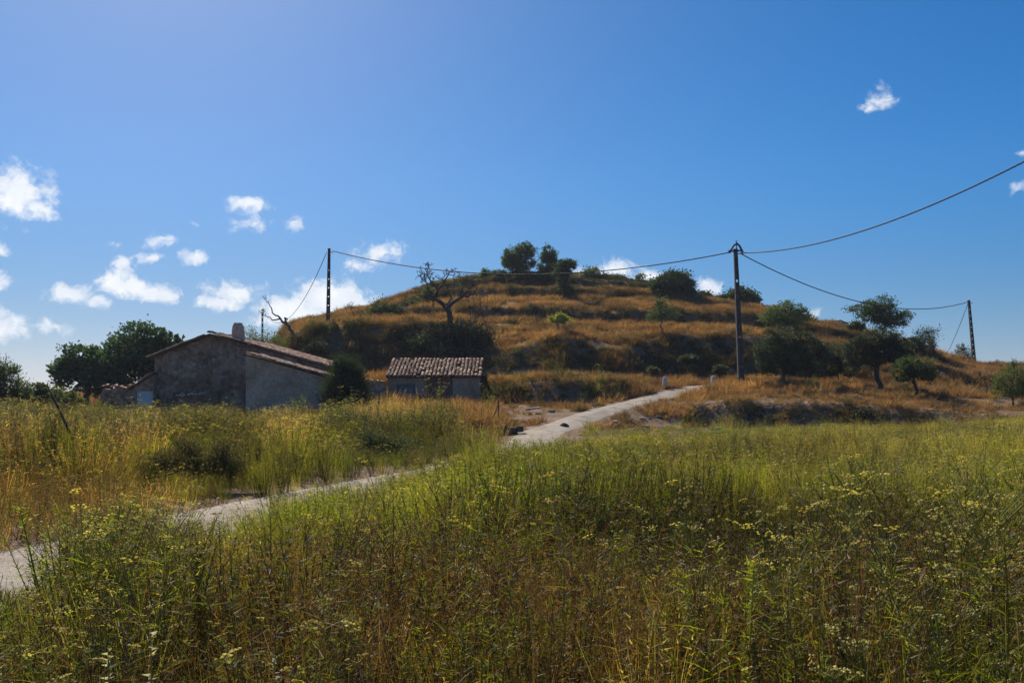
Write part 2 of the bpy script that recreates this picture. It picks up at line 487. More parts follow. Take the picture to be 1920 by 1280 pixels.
def mat_noise(name, cols, scale=3.0, rough=.9, bump=.4, bscale=None, detail=6, dist=.05, coord='Object', ramp=None, rnd=None, useCol=False, stone=0):
    """noise mix of several colours with fine relief; rnd = spread of a per-object brightness change"""
    m, t = new_mat(name)
    out = nd(t, 'ShaderNodeOutputMaterial')
    bs = nd(t, 'ShaderNodeBsdfPrincipled')
    bs.inputs['Roughness'].default_value = rough
    bs.inputs['Specular IOR Level'].default_value = .2
    tc = nd(t, 'ShaderNodeTexCoord')
    n = nd(t, 'ShaderNodeTexNoise')
    n.inputs['Scale'].default_value = scale
    n.inputs['Detail'].default_value = detail
    n.inputs['Roughness'].default_value = .62
    t.links.new(tc.outputs[coord], n.inputs['Vector'])
    cr = nd(t, 'ShaderNodeValToRGB')
    e = cr.color_ramp.elements
    pos = ramp or [.3 + .4 * i / (len(cols) - 1) for i in range(len(cols))]
    e[0].position, e[0].color = pos[0], (*cols[0], 1)
    e[1].position, e[1].color = pos[-1], (*cols[-1], 1)
    for p_, c_ in list(zip(pos, cols))[1:-1]:
        q = e.new(p_); q.color = (*c_, 1)
    t.links.new(n.outputs['Fac'], cr.inputs[0])
    col = cr.outputs[0]
    n2 = nd(t, 'ShaderNodeTexNoise')
    n2.inputs['Scale'].default_value = bscale or scale * 6
    n2.inputs['Detail'].default_value = 5
    t.links.new(tc.outputs[coord], n2.inputs['Vector'])
    k = nd(t, 'ShaderNodeMapRange')
    k.inputs['From Min'].default_value = .25; k.inputs['From Max'].default_value = .75
    k.inputs['To Min'].default_value = .7; k.inputs['To Max'].default_value = 1.25
    t.links.new(n2.outputs['Fac'], k.inputs['Value'])
    vm = nd(t, 'ShaderNodeVectorMath', operation='SCALE')
    t.links.new(col, vm.inputs[0]); t.links.new(k.outputs[0], vm.inputs['Scale'])
    col = vm.outputs[0]
    if stone:      # rubble stones showing through worn render
        vo = nd(t, 'ShaderNodeTexVoronoi', feature='DISTANCE_TO_EDGE'); vo.inputs['Scale'].default_value = stone
        vc = nd(t, 'ShaderNodeTexVoronoi'); vc.inputs['Scale'].default_value = stone
        wv = vmath(t, 'MULTIPLY', n2.outputs['Color'], (.12, .12, .12))
        wv = vmath(t, 'ADD', wv, tc.outputs[coord])
        t.links.new(wv, vo.inputs['Vector']); t.links.new(wv, vc.inputs['Vector'])
        bw = nd(t, 'ShaderNodeSeparateColor'); t.links.new(vc.outputs['Color'], bw.inputs[0])
        kk = nd(t, 'ShaderNodeMapRange'); kk.inputs['To Min'].default_value = .62; kk.inputs['To Max'].default_value = 1.3
        t.links.new(bw.outputs[0], kk.inputs['Value'])
        vm2 = nd(t, 'ShaderNodeVectorMath', operation='SCALE')
        t.links.new(col, vm2.inputs[0]); t.links.new(kk.outputs[0], vm2.inputs['Scale'])
        col = vm2.outputs[0]
    if rnd:
        oi = nd(t, 'ShaderNodeObjectInfo')
        cr2 = nd(t, 'ShaderNodeValToRGB')
        ee = cr2.color_ramp.elements
        ee[0].color = (*rnd[0], 1); ee[1].color = (*rnd[-1], 1)
        for i, c_ in enumerate(rnd[1:-1]):
            q = ee.new((i + 1) / (len(rnd) - 1)); q.color = (*c_, 1)
        cr2.color_ramp.interpolation = 'CONSTANT' if len(rnd) > 3 else 'LINEAR'
        t.links.new(oi.outputs['Random'], cr2.inputs[0])
        col = vmath(t, 'MULTIPLY', col, cr2.outputs[0])
    if useCol:
        at = nd(t, 'ShaderNodeAttribute', attribute_name='Col')
        col = vmath(t, 'MULTIPLY', col, at.outputs['Color'])
    t.links.new(col, bs.inputs['Base Color'])
    if bump:
        b = nd(t, 'ShaderNodeBump')
        b.inputs['Strength'].default_value = bump
        b.inputs['Distance'].default_value = dist
        t.links.new(n2.outputs['Fac'], b.inputs['Height'])
        t.links.new(b.outputs[0], bs.inputs['Normal'])
    t.links.new(bs.outputs[0], out.inputs[0])
    return m


M_LEAF = mat_plant('foliage', .42)
M_LEAFB = mat_plant('light_foliage', .5)
M_GRASS = mat_plant('meadow_plants', .5, tint=True)
M_BARK = mat_noise('bark', [(.045, .036, .03), (.10, .08, .065)], 8, bump=.8, dist=.03)
M_DEAD = mat_noise('dead_wood', [(.06, .05, .045), (.15, .125, .105)], 8, bump=.8, dist=.03)
M_CONC = mat_noise('pole_concrete', [(.05, .049, .05), (.10, .098, .097)], 3, bump=.3, dist=.01)
M_CABLE = mat_noise('cable_rubber', [(.012, .012, .014), (.02, .02, .024)], 20, rough=.6, bump=0)
M_STEEL = mat_noise('dull_steel', [(.16, .16, .17), (.28, .28, .29)], 12, rough=.5, bump=.1, dist=.004)
M_SOIL = mat_noise('dry_earth', [(.12, .075, .045), (.18, .112, .066), (.24, .155, .095), (.31, .23, .155)], .55, bump=.9, bscale=5, dist=.12, coord='Object', ramp=[.3, .45, .58, .72])
M_TRACK = mat_noise('pale_gravel', [(.22, .18, .14), (.34, .29, .23), (.43, .385, .32)], 1.1, bump=.6, bscale=26, dist=.03)
M_ROCK = mat_noise('limestone', [(.20, .185, .165), (.36, .335, .30), (.46, .43, .385)], 4, bump=.8, bscale=14, dist=.04, rnd=[(.7, .7, .7), (1.15, 1.12, 1.05)])
M_DROCK = mat_noise('dark_stone', [(.085, .068, .052), (.17, .14, .108)], 4, bump=.8, bscale=14, dist=.04, rnd=[(.7, .7, .7), (1.15, 1.12, 1.05)])
M_WALLD = mat_noise('old_rubble_render', [(.18, .10, .07), (.32, .20, .14), (.49, .335, .24)], .75, bump=1.0, bscale=5.5, dist=.1, stone=4.2)
M_WALLL = mat_noise('patchy_plaster', [(.34, .23, .16), (.48, .35, .25), (.58, .44, .33)], .7, bump=.6, bscale=7, dist=.05)
M_WALLS = mat_noise('grey_plaster', [(.23, .16, .115), (.34, .25, .18), (.44, .335, .25)], 1.0, bump=.5, bscale=9, dist=.03)
M_TILE = mat_noise('clay_tile', [(.22, .13, .09), (.33, .215, .15), (.42, .33, .25)], 7, bump=.4, bscale=40, dist=.01,
                   rnd=[(.62, .52, .48), (1.0, .9, .8), (1.15, 1.1, .95), (.78, .62, .55), (1.3, 1.35, 1.25), (.9, .78, .66)])
M_TILER = mat_noise('reddish_clay_tile', [(.20, .11, .08), (.31, .185, .135), (.40, .28, .21)], 7, bump=.4, bscale=40, dist=.01,
                    rnd=[(.62, .55, .5), (1.0, .9, .85), (1.2, 1.1, 1.0), (.75, .62, .55), (1.5, 1.5, 1.45), (.9, .78, .7)])
M_DECK = mat_noise('roof_underlay', [(.07, .045, .035), (.12, .08, .06)], 5, bump=.4)
M_DOOR = mat_noise('pale_grey_door', [(.50, .52, .53), (.58, .60, .61)], 3, rough=.6, bump=.1)
M_BLUE = mat_noise('faded_blue_paint', [(.09, .13, .14), (.16, .215, .22)], 4, rough=.7, bump=.2)
M_WOOD = mat_noise('grey_wood', [(.09, .065, .045), (.17, .125, .085)], 10, bump=.5, dist=.01)
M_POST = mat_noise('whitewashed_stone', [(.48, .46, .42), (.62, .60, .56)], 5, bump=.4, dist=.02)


def mat_brick():
    m, t = new_mat('red_brick')
    out = nd(t, 'ShaderNodeOutputMaterial'); bs = nd(t, 'ShaderNodeBsdfPrincipled')
    bs.inputs['Roughness'].default_value = .9
    tc = nd(t, 'ShaderNodeTexCoord')
    mp = nd(t, 'ShaderNodeMapping'); mp.inputs['Rotation'].default_value = (R(90), 0, 0)
    t.links.new(tc.outputs['Object'], mp.inputs[0])
    b = nd(t, 'ShaderNodeTexBrick')
    b.inputs['Color1'].default_value = (.15, .072, .052, 1); b.inputs['Color2'].default_value = (.19, .095, .066, 1)
    b.inputs['Mortar'].default_value = (.16, .12, .10, 1)
    b.inputs['Scale'].default_value = 1
    b.inputs['Brick Width'].default_value = .25; b.inputs['Row Height'].default_value = .085; b.inputs['Mortar Size'].default_value = .01
    t.links.new(mp.outputs[0], b.inputs['Vector'])
    t.links.new(b.outputs['Color'], bs.inputs['Base Color'])
    bu = nd(t, 'ShaderNodeBump'); bu.inputs['Strength'].default_value = .6; bu.inputs['Distance'].default_value = .01
    bu.invert = True
    t.links.new(b.outputs['Fac'], bu.inputs['Height']); t.links.new(bu.outputs[0], bs.inputs['Normal'])
    t.links.new(bs.outputs[0], out.inputs[0])
    return m


M_BRICK = mat_brick()


# ================================================================== the ground
def build_ground():
    ang = np.concatenate([np.arange(-180, -40, 4.0), np.arange(-40, 40, .2), np.arange(40, 180, 4.0)])
    ang = np.radians(ang)
    dist = np.concatenate([np.array([.4, 1, 1.6]), np.arange(2, 12, .4), np.arange(12, 46, .5), np.arange(46, 118, .33), np.arange(118, 160, 3.), np.array([175, 200, 240, 300, 420, 700, 1000, 1400])])
    A, D = np.meshgrid(ang, dist)
    rr = D / np.cos(np.clip(A, -R(47), R(47)))
    X, Y = rr * np.sin(A), rr * np.cos(A)
    Z = ground(X.ravel(), Y.ravel())
    n, k = A.shape
    v = np.stack([X.ravel(), Y.ravel(), Z], 1)
    v = np.vstack([v, [[0, 0, 0]]])
    idx = np.arange(n * k).reshape(n, k)
    nx = np.roll(idx, -1, 1)
    q = np.stack([idx[:-1], nx[:-1], nx[1:], idx[1:]], -1).reshape(-1, 4)[:, ::-1]
    faces = q.tolist() + [(n * k, int(nx[0, j]), int(idx[0, j]))[::1] for j in range(k)]
    m = bpy.data.meshes.new('ground')
    m.from_pydata(v.tolist(), [], faces)
    m.polygons.foreach_set('use_smooth', [True] * len(m.polygons))
    m.materials.append(M_SOIL)
    m.update()
    o = link('ground', m)
    o['kind'] = 'structure'


def build_track():
    b = MB()
    rows = []
    NC = 9
    n = len(TP)
    rng = np.random.default_rng(2)
    tang = np.gradient(TP, axis=0); tang /= np.linalg.norm(tang, axis=1)[:, None]
    nor = np.stack([tang[:, 1], -tang[:, 0]], 1)
    for i in range(n):
        wl_ = TW[i] * (1 + rng.uniform(-.08, .08)); wr_ = TW[i] * (1 + rng.uniform(-.08, .08))
        for j in range(NC):
            u = j / (NC - 1) * 2 - 1
            off = u * (wr_ if u > 0 else wl_)
            p = TP[i] + nor[i] * off
            rows.append((p[0], p[1], .035 + .03 * math.exp(-(u / .22) ** 2) - .02 * math.exp(-((abs(u) - .55) / .2) ** 2) - (.05 if abs(u) == 1 else 0)))
    rows = np.array(rows)
    z = ground(rows[:, 0], rows[:, 1]) + rows[:, 2]
    v = np.stack([rows[:, 0], rows[:, 1], z], 1).tolist()
    f = [(i * NC + j, i * NC + j + 1, (i + 1) * NC + j + 1, (i + 1) * NC + j) for i in range(n - 1) for j in range(NC - 1)]
    b.add(v, f)
    o = b.build('dirt_track', M_TRACK, smooth=True)
    o['kind'] = 'structure'


build_ground()
build_track()


# ================================================================== buildings
def tile_mesh(name, mat, L_=.46, r0=.105, r1=.082, n=6, th=.016):
    b = MB()
    v, f = [], []
    for (y, r) in ((0, r0), (L_, r1)):
        for s in (0, 1):
            for k in range(n + 1):
                a = math.pi * k / n
                rr = r - s * th
                v.append((math.cos(a) * rr, y, math.sin(a) * rr * .85))
    m = n + 1
    for k in range(n):
        f.append((k, k + 1, 2 * m + k + 1, 2 * m + k))
        f.append((m + k + 1, m + k, 3 * m + k, 3 * m + k + 1))
        f.append((k + 1, k, m + k, m + k + 1))
        f.append((2 * m + k, 2 * m + k + 1, 3 * m + k + 1, 3 * m + k))
    f.append((0, 2 * m, 3 * m, m)); f.append((n, m + n, 3 * m + n, 2 * m + n))
    b.add(v, f)
    return b.mesh(name, mat, True)


TILE_A = tile_mesh('roof_tile', M_TILE)
TILE_B = tile_mesh('roof_tile', M_TILER)


def tile_roof(parent, base, across, up, width, length, tm, single, seed, spacing=.235, row=.38, gap=0.0, lift=.02):
    """cover tiles: base = lower corner, across = unit vector along the eaves, up = unit vector up the slope.
    single(c, r) tells which tiles are parts of their own; the others are joined into one part."""
    rng = random.Random(seed)
    across, up = Vector(across).normalized(), Vector(up).normalized()
    nrm = across.cross(up).normalized()
    if nrm.z < 0: nrm = -nrm
    nc, nr = int(width / spacing), int(length / row)
    vs = [v.co.copy() for v in tm.vertices]; fs = [tuple(p.vertices) for p in tm.polygons]
    rest = MB()
    for c in range(nc):
        for r in range(nr):
            if rng.random() < gap:
                continue
            p = Vector(base) + across * (spacing * (c + .5) + rng.uniform(-.018, .018)) + up * (row * r - .06 + rng.uniform(-.03, .03)) + nrm * (lift + rng.uniform(0, .015))
            ax = (across + up * rng.uniform(-.06, .06)).normalized()
            upj = (up + nrm * rng.uniform(.0, .05)).normalized()
            nj = ax.cross(upj).normalized()
            upj = nj.cross(ax)
            if nj.z < 0:
                nj = -nj; ax = -ax
            mw = Matrix(((ax.x, upj.x, nj.x, p.x), (ax.y, upj.y, nj.y, p.y), (ax.z, upj.z, nj.z, p.z), (0, 0, 0, 1)))
            if single(c, r):
                o = link('roof_tile', TILE_A if (c < 2 or rng.random() < .15) else tm, parent)  # paler tiles on the verge columns stand for its sunlit highlights
                o.matrix_local = mw
            else:
                rest.add([mw @ q for q in vs], fs)
    if rest.v:
        o = rest.build('tile_field', tm.materials[0], parent, True)
        o['kind'] = 'stuff'


def rough_wall(name, poly, y0, y1, mat, parent, step=.35, amp=.025, seed=0):
    """wall of outline poly (x,z) with a slightly uneven face"""
    bm = bmesh.new()
    vs = [bm.verts.new((x, y0, z)) for x, z in poly]
    f = bm.faces.new(vs)
    x0 = min(p[0] for p in poly); x1 = max(p[0] for p in poly); z0 = min(p[1] for p in poly); z1 = max(p[1] for p in poly)
    for i in range(1, int((x1 - x0) / step)):
        bmesh.ops.bisect_plane(bm, geom=bm.verts[:] + bm.edges[:] + bm.faces[:], plane_co=(x0 + i * step, 0, 0), plane_no=(1, 0, 0))
    for i in range(1, int((z1 - z0) / step)):
        bmesh.ops.bisect_plane(bm, geom=bm.verts[:] + bm.edges[:] + bm.faces[:], plane_co=(0, 0, z0 + i * step), plane_no=(0, 0, 1))
    ret = bmesh.ops.extrude_face_region(bm, geom=bm.faces[:])
    for v in ret['geom']:
        if isinstance(v, bmesh.types.BMVert):
            v.co.y = y1
    for v in bm.verts:
        if abs(v.co.y - y0) < 1e-4:
            v.co.y += amp * 2 * float(fbm(np.array([v.co.x * 1.3 + 7]), np.array([v.co.z * 1.3]), seed)[0])
    bmesh.ops.recalc_face_normals(bm, faces=bm.faces)
    m = bpy.data.meshes.new(name)
    bm.to_mesh(m); bm.free()
    m.materials.append(mat)
    return link(name, m, parent)


def slab(name, pts, th, mat, parent):
    """roof slab: four corners, thickened downwards"""
    b = MB()
    v = [Vector(p) for p in pts] + [Vector(p) - Vector((0, 0, th)) for p in pts]
    b.add(v, [(0, 1, 2, 3), (7, 6, 5, 4), (0, 4, 5, 1), (1, 5, 6, 2), (2, 6, 7, 3), (3, 7, 4, 0)])
    return b.build(name, mat, parent)


def build_house():
    # ---- main house: gable end towards the meadow
    Y0, Y1 = 48.0, 59.0
    xl, xa, xr = -20.1, -16.95, -10.35
    zl, za, zr, zg = 3.72, 4.95, 3.12, -.3
    h = thing('farmhouse', 'abandoned stone farmhouse with dark gable wall and sagging red tile roof', 'house', (0, 0, 0))
    rough_wall('gable_wall', [(xl, zg), (xr, zg), (xr, zr), (xa, za), (xl, zl)], Y0, Y0 + .45, M_WALLD, h, seed=4, amp=.09, step=.22)
    rough_wall('rear_wall', [(xl, zg), (xr, zg), (xr, zr), (xa, za), (xl, zl)], Y1 - .4, Y1, M_WALLD, h, seed=5)
    b = MB(); b.box(xl, xl + .45, Y0 + .452, Y1 - .402, zg, zl); b.build('side_wall', M_WALLD, h)
    b = MB(); b.box(xr - .45, xr, Y0 + .452, Y1 - .402, zg, zr); b.build('side_wall', M_WALLD, h)
    ov = .18
    sl = (za - zl) / (xa - xl); sr = (za - zr) / (xr - xa)
    up = .09
    rl = slab('roof', [(xl - .3, Y0 - ov, zl - .3 * sl + up), (xa, Y0 - ov, za + up), (xa, Y1 + ov, za + up), (xl - .3, Y1 + ov, zl - .3 * sl + up)], .085, M_DECK, h)
    rr_ = slab('roof', [(xa + .002, Y0 - ov, za + up), (xr + .3, Y0 - ov, zr - .3 * sr + up), (xr + .3, Y1 + ov, zr - .3 * sr + up), (xa + .002, Y1 + ov, za + up)], .085, M_DECK, h)
    # right-hand slope, seen from the meadow
    W = Y1 - Y0 + 2 * ov
    tile_roof(rr_, (xr + .34, Y0 - ov - .05, zr - .34 * sr + up), (0, 1, 0), (-1, 0, sr), W + .1, (xr + .3 - xa) * math.hypot(1, sr), TILE_B, lambda c, r: c < 9, 3, gap=.03)
    tile_roof(rl, (xl - .34, Y0 - ov - .05, zl - .34 * sl + up), (0, 1, 0), (1, 0, sl), W + .1, (xa - xl + .3) * math.hypot(1, sl), TILE_B, lambda c, r: c < 4, 4, gap=.04)
    for k in range(26):
        o = link('ridge_tile', TILE_B, rr_)
        o.location = (xa, Y0 - ov - .08 + k * .435, za + up + .06 + .02 * math.sin(k * 1.7))
        o.scale = (1.25, 1.05, 1.1); o.rotation_euler = (R(-2), 0, R(2 * math.sin(k * 3)))
    # chimney, wider at the foot
    cx, cy = -15.82, 49.3
    b = MB()
    rows = [(3.9, .36, .3), (4.75, .33, .28), (5.25, .30, .26), (5.55, .27, .24), (5.66, .23, .2)]
    v, f = [], []
    for z, a, c in rows:
        v += [(cx - a, cy - c, z), (cx + a, cy - c, z), (cx + a, cy + c, z), (cx - a, cy + c, z)]
    for i in range(len(rows) - 1):
        for k in range(4):
            f.append((i * 4 + k, i * 4 + (k + 1) % 4, i * 4 + 4 + (k + 1) % 4, i * 4 + 4 + k))
    f += [(3, 2, 1, 0), tuple(len(v) - 4 + k for k in range(4))]
    b.add(v, f)
    ch = b.build('chimney', M_WALLL, rr_)
    mod = ch.modifiers.new('bevel', 'BEVEL'); mod.width = .05; mod.segments = 2
    b = MB(); b.box(cx - .2, cx + .2, cy - .17, cy + .17, 5.66, 5.74); b.build('chimney_cap', M_WALLL, ch)

    # ---- lean-to in front, pale plaster
    y0, y1 = 44.4, 47.99
    ax, bx = -13.85, -9.7
    az_, bz = 3.68, 2.52
    n = thing('lean_to', 'pale plastered lean-to with sloping tile roof against the farmhouse gable', 'outbuilding')
    rough_wall('front_wall', [(ax, zg), (bx, zg), (bx, bz), (ax, az_)], y0, y0 + .35, M_WALLL, n, seed=8, amp=.03)
    b = MB(); b.box(ax, ax + .3, y0 + .352, y1, zg, az_ - .16); b.build('side_wall', M_WALLL, n)
    b = MB(); b.box(bx - .3, bx, y0 + .352, y1, zg, bz - .02); b.build('side_wall', M_WALLL, n)
    s = (az_ - bz) / (bx - ax)
    rf = slab('roof', [(ax - .05, y0 - .12, az_ + .05 * s + .08), (bx + .25, y0 - .12, bz - .25 * s + .08), (bx + .25, y1 - .06, bz - .25 * s + .08), (ax - .05, y1 - .06, az_ + .05 * s + .08)], .075, M_DECK, n)
    tile_roof(rf, (bx + .3, y0 - .2, bz - .3 * s + .09), (0, 1, 0), (-1, 0, s), y1 - y0 + .1, (bx + .3 - ax) * math.hypot(1, s), TILE_B, lambda c, r: True, 6, gap=.06)

    # ---- annex on the far side with a pale door, and its ruined wall
    y0, y1 = 47.4, 50.5
    ax, bx = -21.0, -19.86
    n = thing('annex', 'low stone annex with red tile roof and pale grey door beside farmhouse', 'outbuilding')
    zA, zB = 2.02, 2.75
    rough_wall('front_wall', [(ax, zg), (-20.87, zg), (-20.87, 1.82), (-19.95, 1.82), (-19.95, zg), (bx, zg), (bx, zB), (ax, zA)], y0, y0 + .35, M_WALLD, n, step=.5, seed=12, amp=.0)
    dr = MB(); dr.box(-20.866, -19.954, y0 + .06, y0 + .11, zg, 1.816); dr = dr.build('door', M_DOOR, n)
    b = MB()
    b.box(-20.79, -20.45, y0 + .045, y0 + .058, .25, 1.7); b.box(-20.38, -20.04, y0 + .045, y0 + .058, .25, 1.7)
    b.build('door_panel', M_DOOR, dr)
    b = MB(); b.box(ax, ax + .3, y0 + .352, y1, zg, zA - .05); b.build('side_wall', M_WALLD, n)
    s = (zB - zA) / (bx - ax)
    rf = slab('roof', [(ax - .25, y0 - .1, zA - .25 * s + .08), (bx - .02, y0 - .1, zB + .08), (bx - .02, y1, zB + .08), (ax - .25, y1, zA - .25 * s + .08)], .075, M_DECK, n)
    tile_roof(rf, (ax - .3, y0 - .16, zA - .3 * s + .09), (0, 1, 0), (1, 0, s), y1 - y0, (bx - ax + .25) * math.hypot(1, s), TILE_B, lambda c, r: c < 5, 7, gap=.08)
    n = thing('ruined_annex_wall', 'crumbling low stone wall left of the pale grey door', 'wall')
    rough_wall('masonry', [(-23.0, zg), (-21.02, zg), (-21.02, 2.0), (-21.5, 1.98), (-21.9, 2.1), (-22.4, 1.9), (-22.8, 1.95), (-23.0, 1.5)], 47.6, 48.0, M_WALLD, n, seed=15, amp=.04)
    for i, x in enumerate(np.arange(-22.9, -21.2, .24)):
        o = link('coping_tile', TILE_B, n); o.location = (x, 47.5, 2.0 + .06 * math.sin(i * 2.3)); o.rotation_euler = (R(12 + 5 * math.sin(i)), R(6 * math.sin(i * 5)), R(8 * math.sin(i * 3)))

    # ---- small tile-topped wall before the gable
    n = thing('tile_topped_wall', 'low wall topped with broken pale tiles before the dark gable', 'wall')
    rough_wall('masonry', [(-18.05, -.1), (-16.75, -.1), (-16.75, 1.62), (-18.05, 1.56)], 46.0, 46.4, M_WALLD, n, seed=17, amp=.03)
    rg = random.Random(9)
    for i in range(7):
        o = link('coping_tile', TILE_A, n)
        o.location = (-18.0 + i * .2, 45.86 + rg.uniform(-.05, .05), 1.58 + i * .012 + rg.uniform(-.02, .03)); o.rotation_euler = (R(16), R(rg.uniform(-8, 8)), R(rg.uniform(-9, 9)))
        bb = MB(); bb.box(-.06, .06, -.02, .05, -.02, .055); mo = bb.build('bright_end_plug', M_POST, n); mo.location = o.location + Vector((0, -.005, 0))  # pale plugs added for the bright, sunlit look of the tile ends
        if i % 2:
            o = link('coping_tile', TILE_A, n); o.location = (-17.95 + i * .2, 46.1, 1.68 + i * .01); o.rotation_euler = (R(10), R(rg.uniform(-8, 8)), R(rg.uniform(-9, 9)))
    b = MB(); b.box(-18.34, -18.12, 46.1, 46.3, -.1, 1.75); b.build('timber_post', M_WOOD, n)

    # ---- shed
    y0, y1 = 52.0, 55.0
    ax, bx = -7.56, -1.93
    zf, zb, zg2 = 2.66, 3.74, .5
    n = thing('shed', 'small tile roofed shed with faded blue door and red brick infill', 'shed')
    cut = [(-7.56, -7.06, M_WALLS), (-5.9, -5.2, M_WALLS)]
    rough_wall('front_wall', [(ax, zg2), (-7.06, zg2), (-7.06, 2.24), (-5.92, 2.24), (-5.92, zg2), (-5.2, zg2), (-5.2, zf), (ax, zf)], y0, y0 + .3, M_WALLS, n, step=.6, seed=20, amp=0)
    rough_wall('front_wall', [(-3.62, zg2), (bx, zg2), (bx, zf), (-3.62, zf)], y0 - .02, y0 + .3, M_WALLS, n, seed=21, amp=.02)
    b = MB(); b.box(-5.198, -3.622, y0 + .06, y0 + .28, zg2, zf); b.build('brick_infill', M_BRICK, n)
    dr = MB(); dr.box(-7.055, -5.925, y0 + .08, y0 + .13, zg2, 2.235); dr = dr.build('door', M_BLUE, n)
    for k in range(6):
        b = MB(); x = -7.04 + k * .186; b.box(x, x + .172, y0 + .06, y0 + .079, zg2, 2.2); b.build('plank', M_BLUE, dr)
    b = MB(); b.prism([(0, 0)] * 0 or [(y0 + .302, zg2), (y1, zg2), (y1, zb), (y0 + .302, zf + .1)], 0, 1)
    for xw in (ax, bx - .3):
        bb = MB()
        poly = [(y0 + .302, zg2), (y1 - .302, zg2), (y1 - .302, zb - .1), (y0 + .302, zf + .1)]
        v = [(xw, p, q) for p, q in poly] + [(xw + .3, p, q) for p, q in poly]
        bb.add(v, [(3, 2, 1, 0), (4, 5, 6, 7), (0, 1, 5, 4), (1, 2, 6, 5), (2, 3, 7, 6), (3, 0, 4, 7)])
        bb.build('side_wall', M_WALLS, n)
    b = MB(); b.box(ax, bx, y1 - .3, y1, zg2, zb - .1); b.build('rear_wall', M_WALLS, n)
    s = (zb - zf) / (y1 - y0)
    rf = slab('roof', [(ax - .1, y0 - .18, zf - .18 * s + .09), (bx + .1, y0 - .18, zf - .18 * s + .09), (bx + .1, y1 + .1, zb + .1 * s + .09), (ax - .1, y1 + .1, zb + .1 * s + .09)], .085, M_DECK, n)
    tile_roof(rf, (ax - .14, y0 - .2, zf - .2 * s + .09), (1, 0, 0), (0, 1, s), bx - ax + .3, (y1 - y0 + .34) * math.hypot(1, s), TILE_A, lambda c, r: True, 10, gap=.045)
    b = MB(); b.box(ax - .12, bx + .12, y1 + .0, y1 + .16, zb + .12, zb + .19); b.build('ridge_board', M_WALLL, rf)

    n = thing('yard_wall', 'low wall with tile coping between the shed and the big shrub', 'wall')
    rough_wall('masonry', [(-9.4, .3), (-7.62, .3), (-7.62, 2.28), (-8.3, 2.34), (-9.4, 2.5)], 51.6, 51.95, M_WALLD, n, seed=30, amp=.03)
    for i in range(8):
        o = link('coping_tile', TILE_A, n); o.location = (-9.35 + i * .23, 51.5, 2.5 - i * .028); o.rotation_euler = (R(8), R(3 * math.sin(i * 3)), R(7 * math.sin(i * 2)))


build_house()


# ================================================================== poles and cables
def catenary_pts(a, b, sag, n):
    a, b = Vector(a), Vector(b)
    return [a.lerp(b, i / n) - Vector((0, 0, 4 * sag * (i / n) * (1 - i / n))) for i in range(n + 1)]


def pole(name, label, px, d, ytop, w0, w1, lean=0.0, holes=(), top=False, loc=None, height=None):
    g = loc if loc is not None else G(px, d)
    h = height or (H(d, ytop) - g.z)
    o = thing(name, label, 'utility pole', g, 0, 'concrete poles carrying the cable')
    o.rotation_euler = (0, -math.atan2(lean, h), 0)
    half = lambda z: (w0 + (w1 - w0) * max(z, 0) / h) * .5
    z = -.6
    rail = .3
    for sgn in (-1, 1):       # two long flanges
        b = MB()
        for (za, zb) in ((-.6, h),):
            xa0, xa1 = half(za), half(zb)
            v = []
            for zz, hx in ((za, xa0), (zb, xa1)):
                i, e = hx * (1 - rail * 1.3), hx
                ys = hx * .8
                x0, x1 = (i, e) if sgn > 0 else (-e, -i)
                v += [(x0, -ys, zz), (x1, -ys, zz), (x1, ys, zz), (x0, ys, zz)]
            b.add(v, [(3, 2, 1, 0), (4, 5, 6, 7), (0, 1, 5, 4), (1, 2, 6, 5), (2, 3, 7, 6), (3, 0, 4, 7)])
        b.build('flange', M_CONC, o)
    zs = -.6
    for (ha, hb) in list(holes) + [(h - .02, h)]:   # web pieces between the openings
        b = MB(); v = []
        for zz in (zs, ha):
            hx = half(zz); i = hx * (1 - rail * 1.3) - .002; ys = hx * .5
            v += [(-i, -ys, zz), (i, -ys, zz), (i, ys, zz), (-i, ys, zz)]
        b.add(v, [(3, 2, 1, 0), (4, 5, 6, 7), (0, 1, 5, 4), (1, 2, 6, 5), (2, 3, 7, 6), (3, 0, 4, 7)])
        b.build('web', M_CONC, o)
        zs = hb
    b = MB(); k = half(h); b.box(-k - .015, k + .015, -k * .8 - .015, k * .8 + .015, h, h + .05); b.build('cap', M_CONC, o)
    b = MB(); b.box(k + .0, k + .26, -.03, .03, h - .3, h - .24); b.build('bracket', M_STEEL, o)
    if top:
        b = MB(); b.tube([(-k - .32, 0, h - .2), (-k - .12, 0, h + .1), (-.08, 0, h + .32), (.12, 0, h + .42), (.3, 0, h + .24), (k + .3, 0, h - .05), (k + .42, 0, h - .3)], .07, 6); b.build('cable_loop', M_CABLE, o)
        b = MB(); b.box(-.5, .5, -.05, .05, h - .14, h - .02); b.build('crossarm', M_STEEL, o)
        b = MB(); b.tube([(.08, 0, h + .05), (.08, 0, h + .62)], .04, 6); b.build('top_pin', M_STEEL, o)
        b = MB(); b.tube([(-.3, -.34, 0), (-.3, -.34, 1.0)], .05, 6); b = None
    return o, g, h


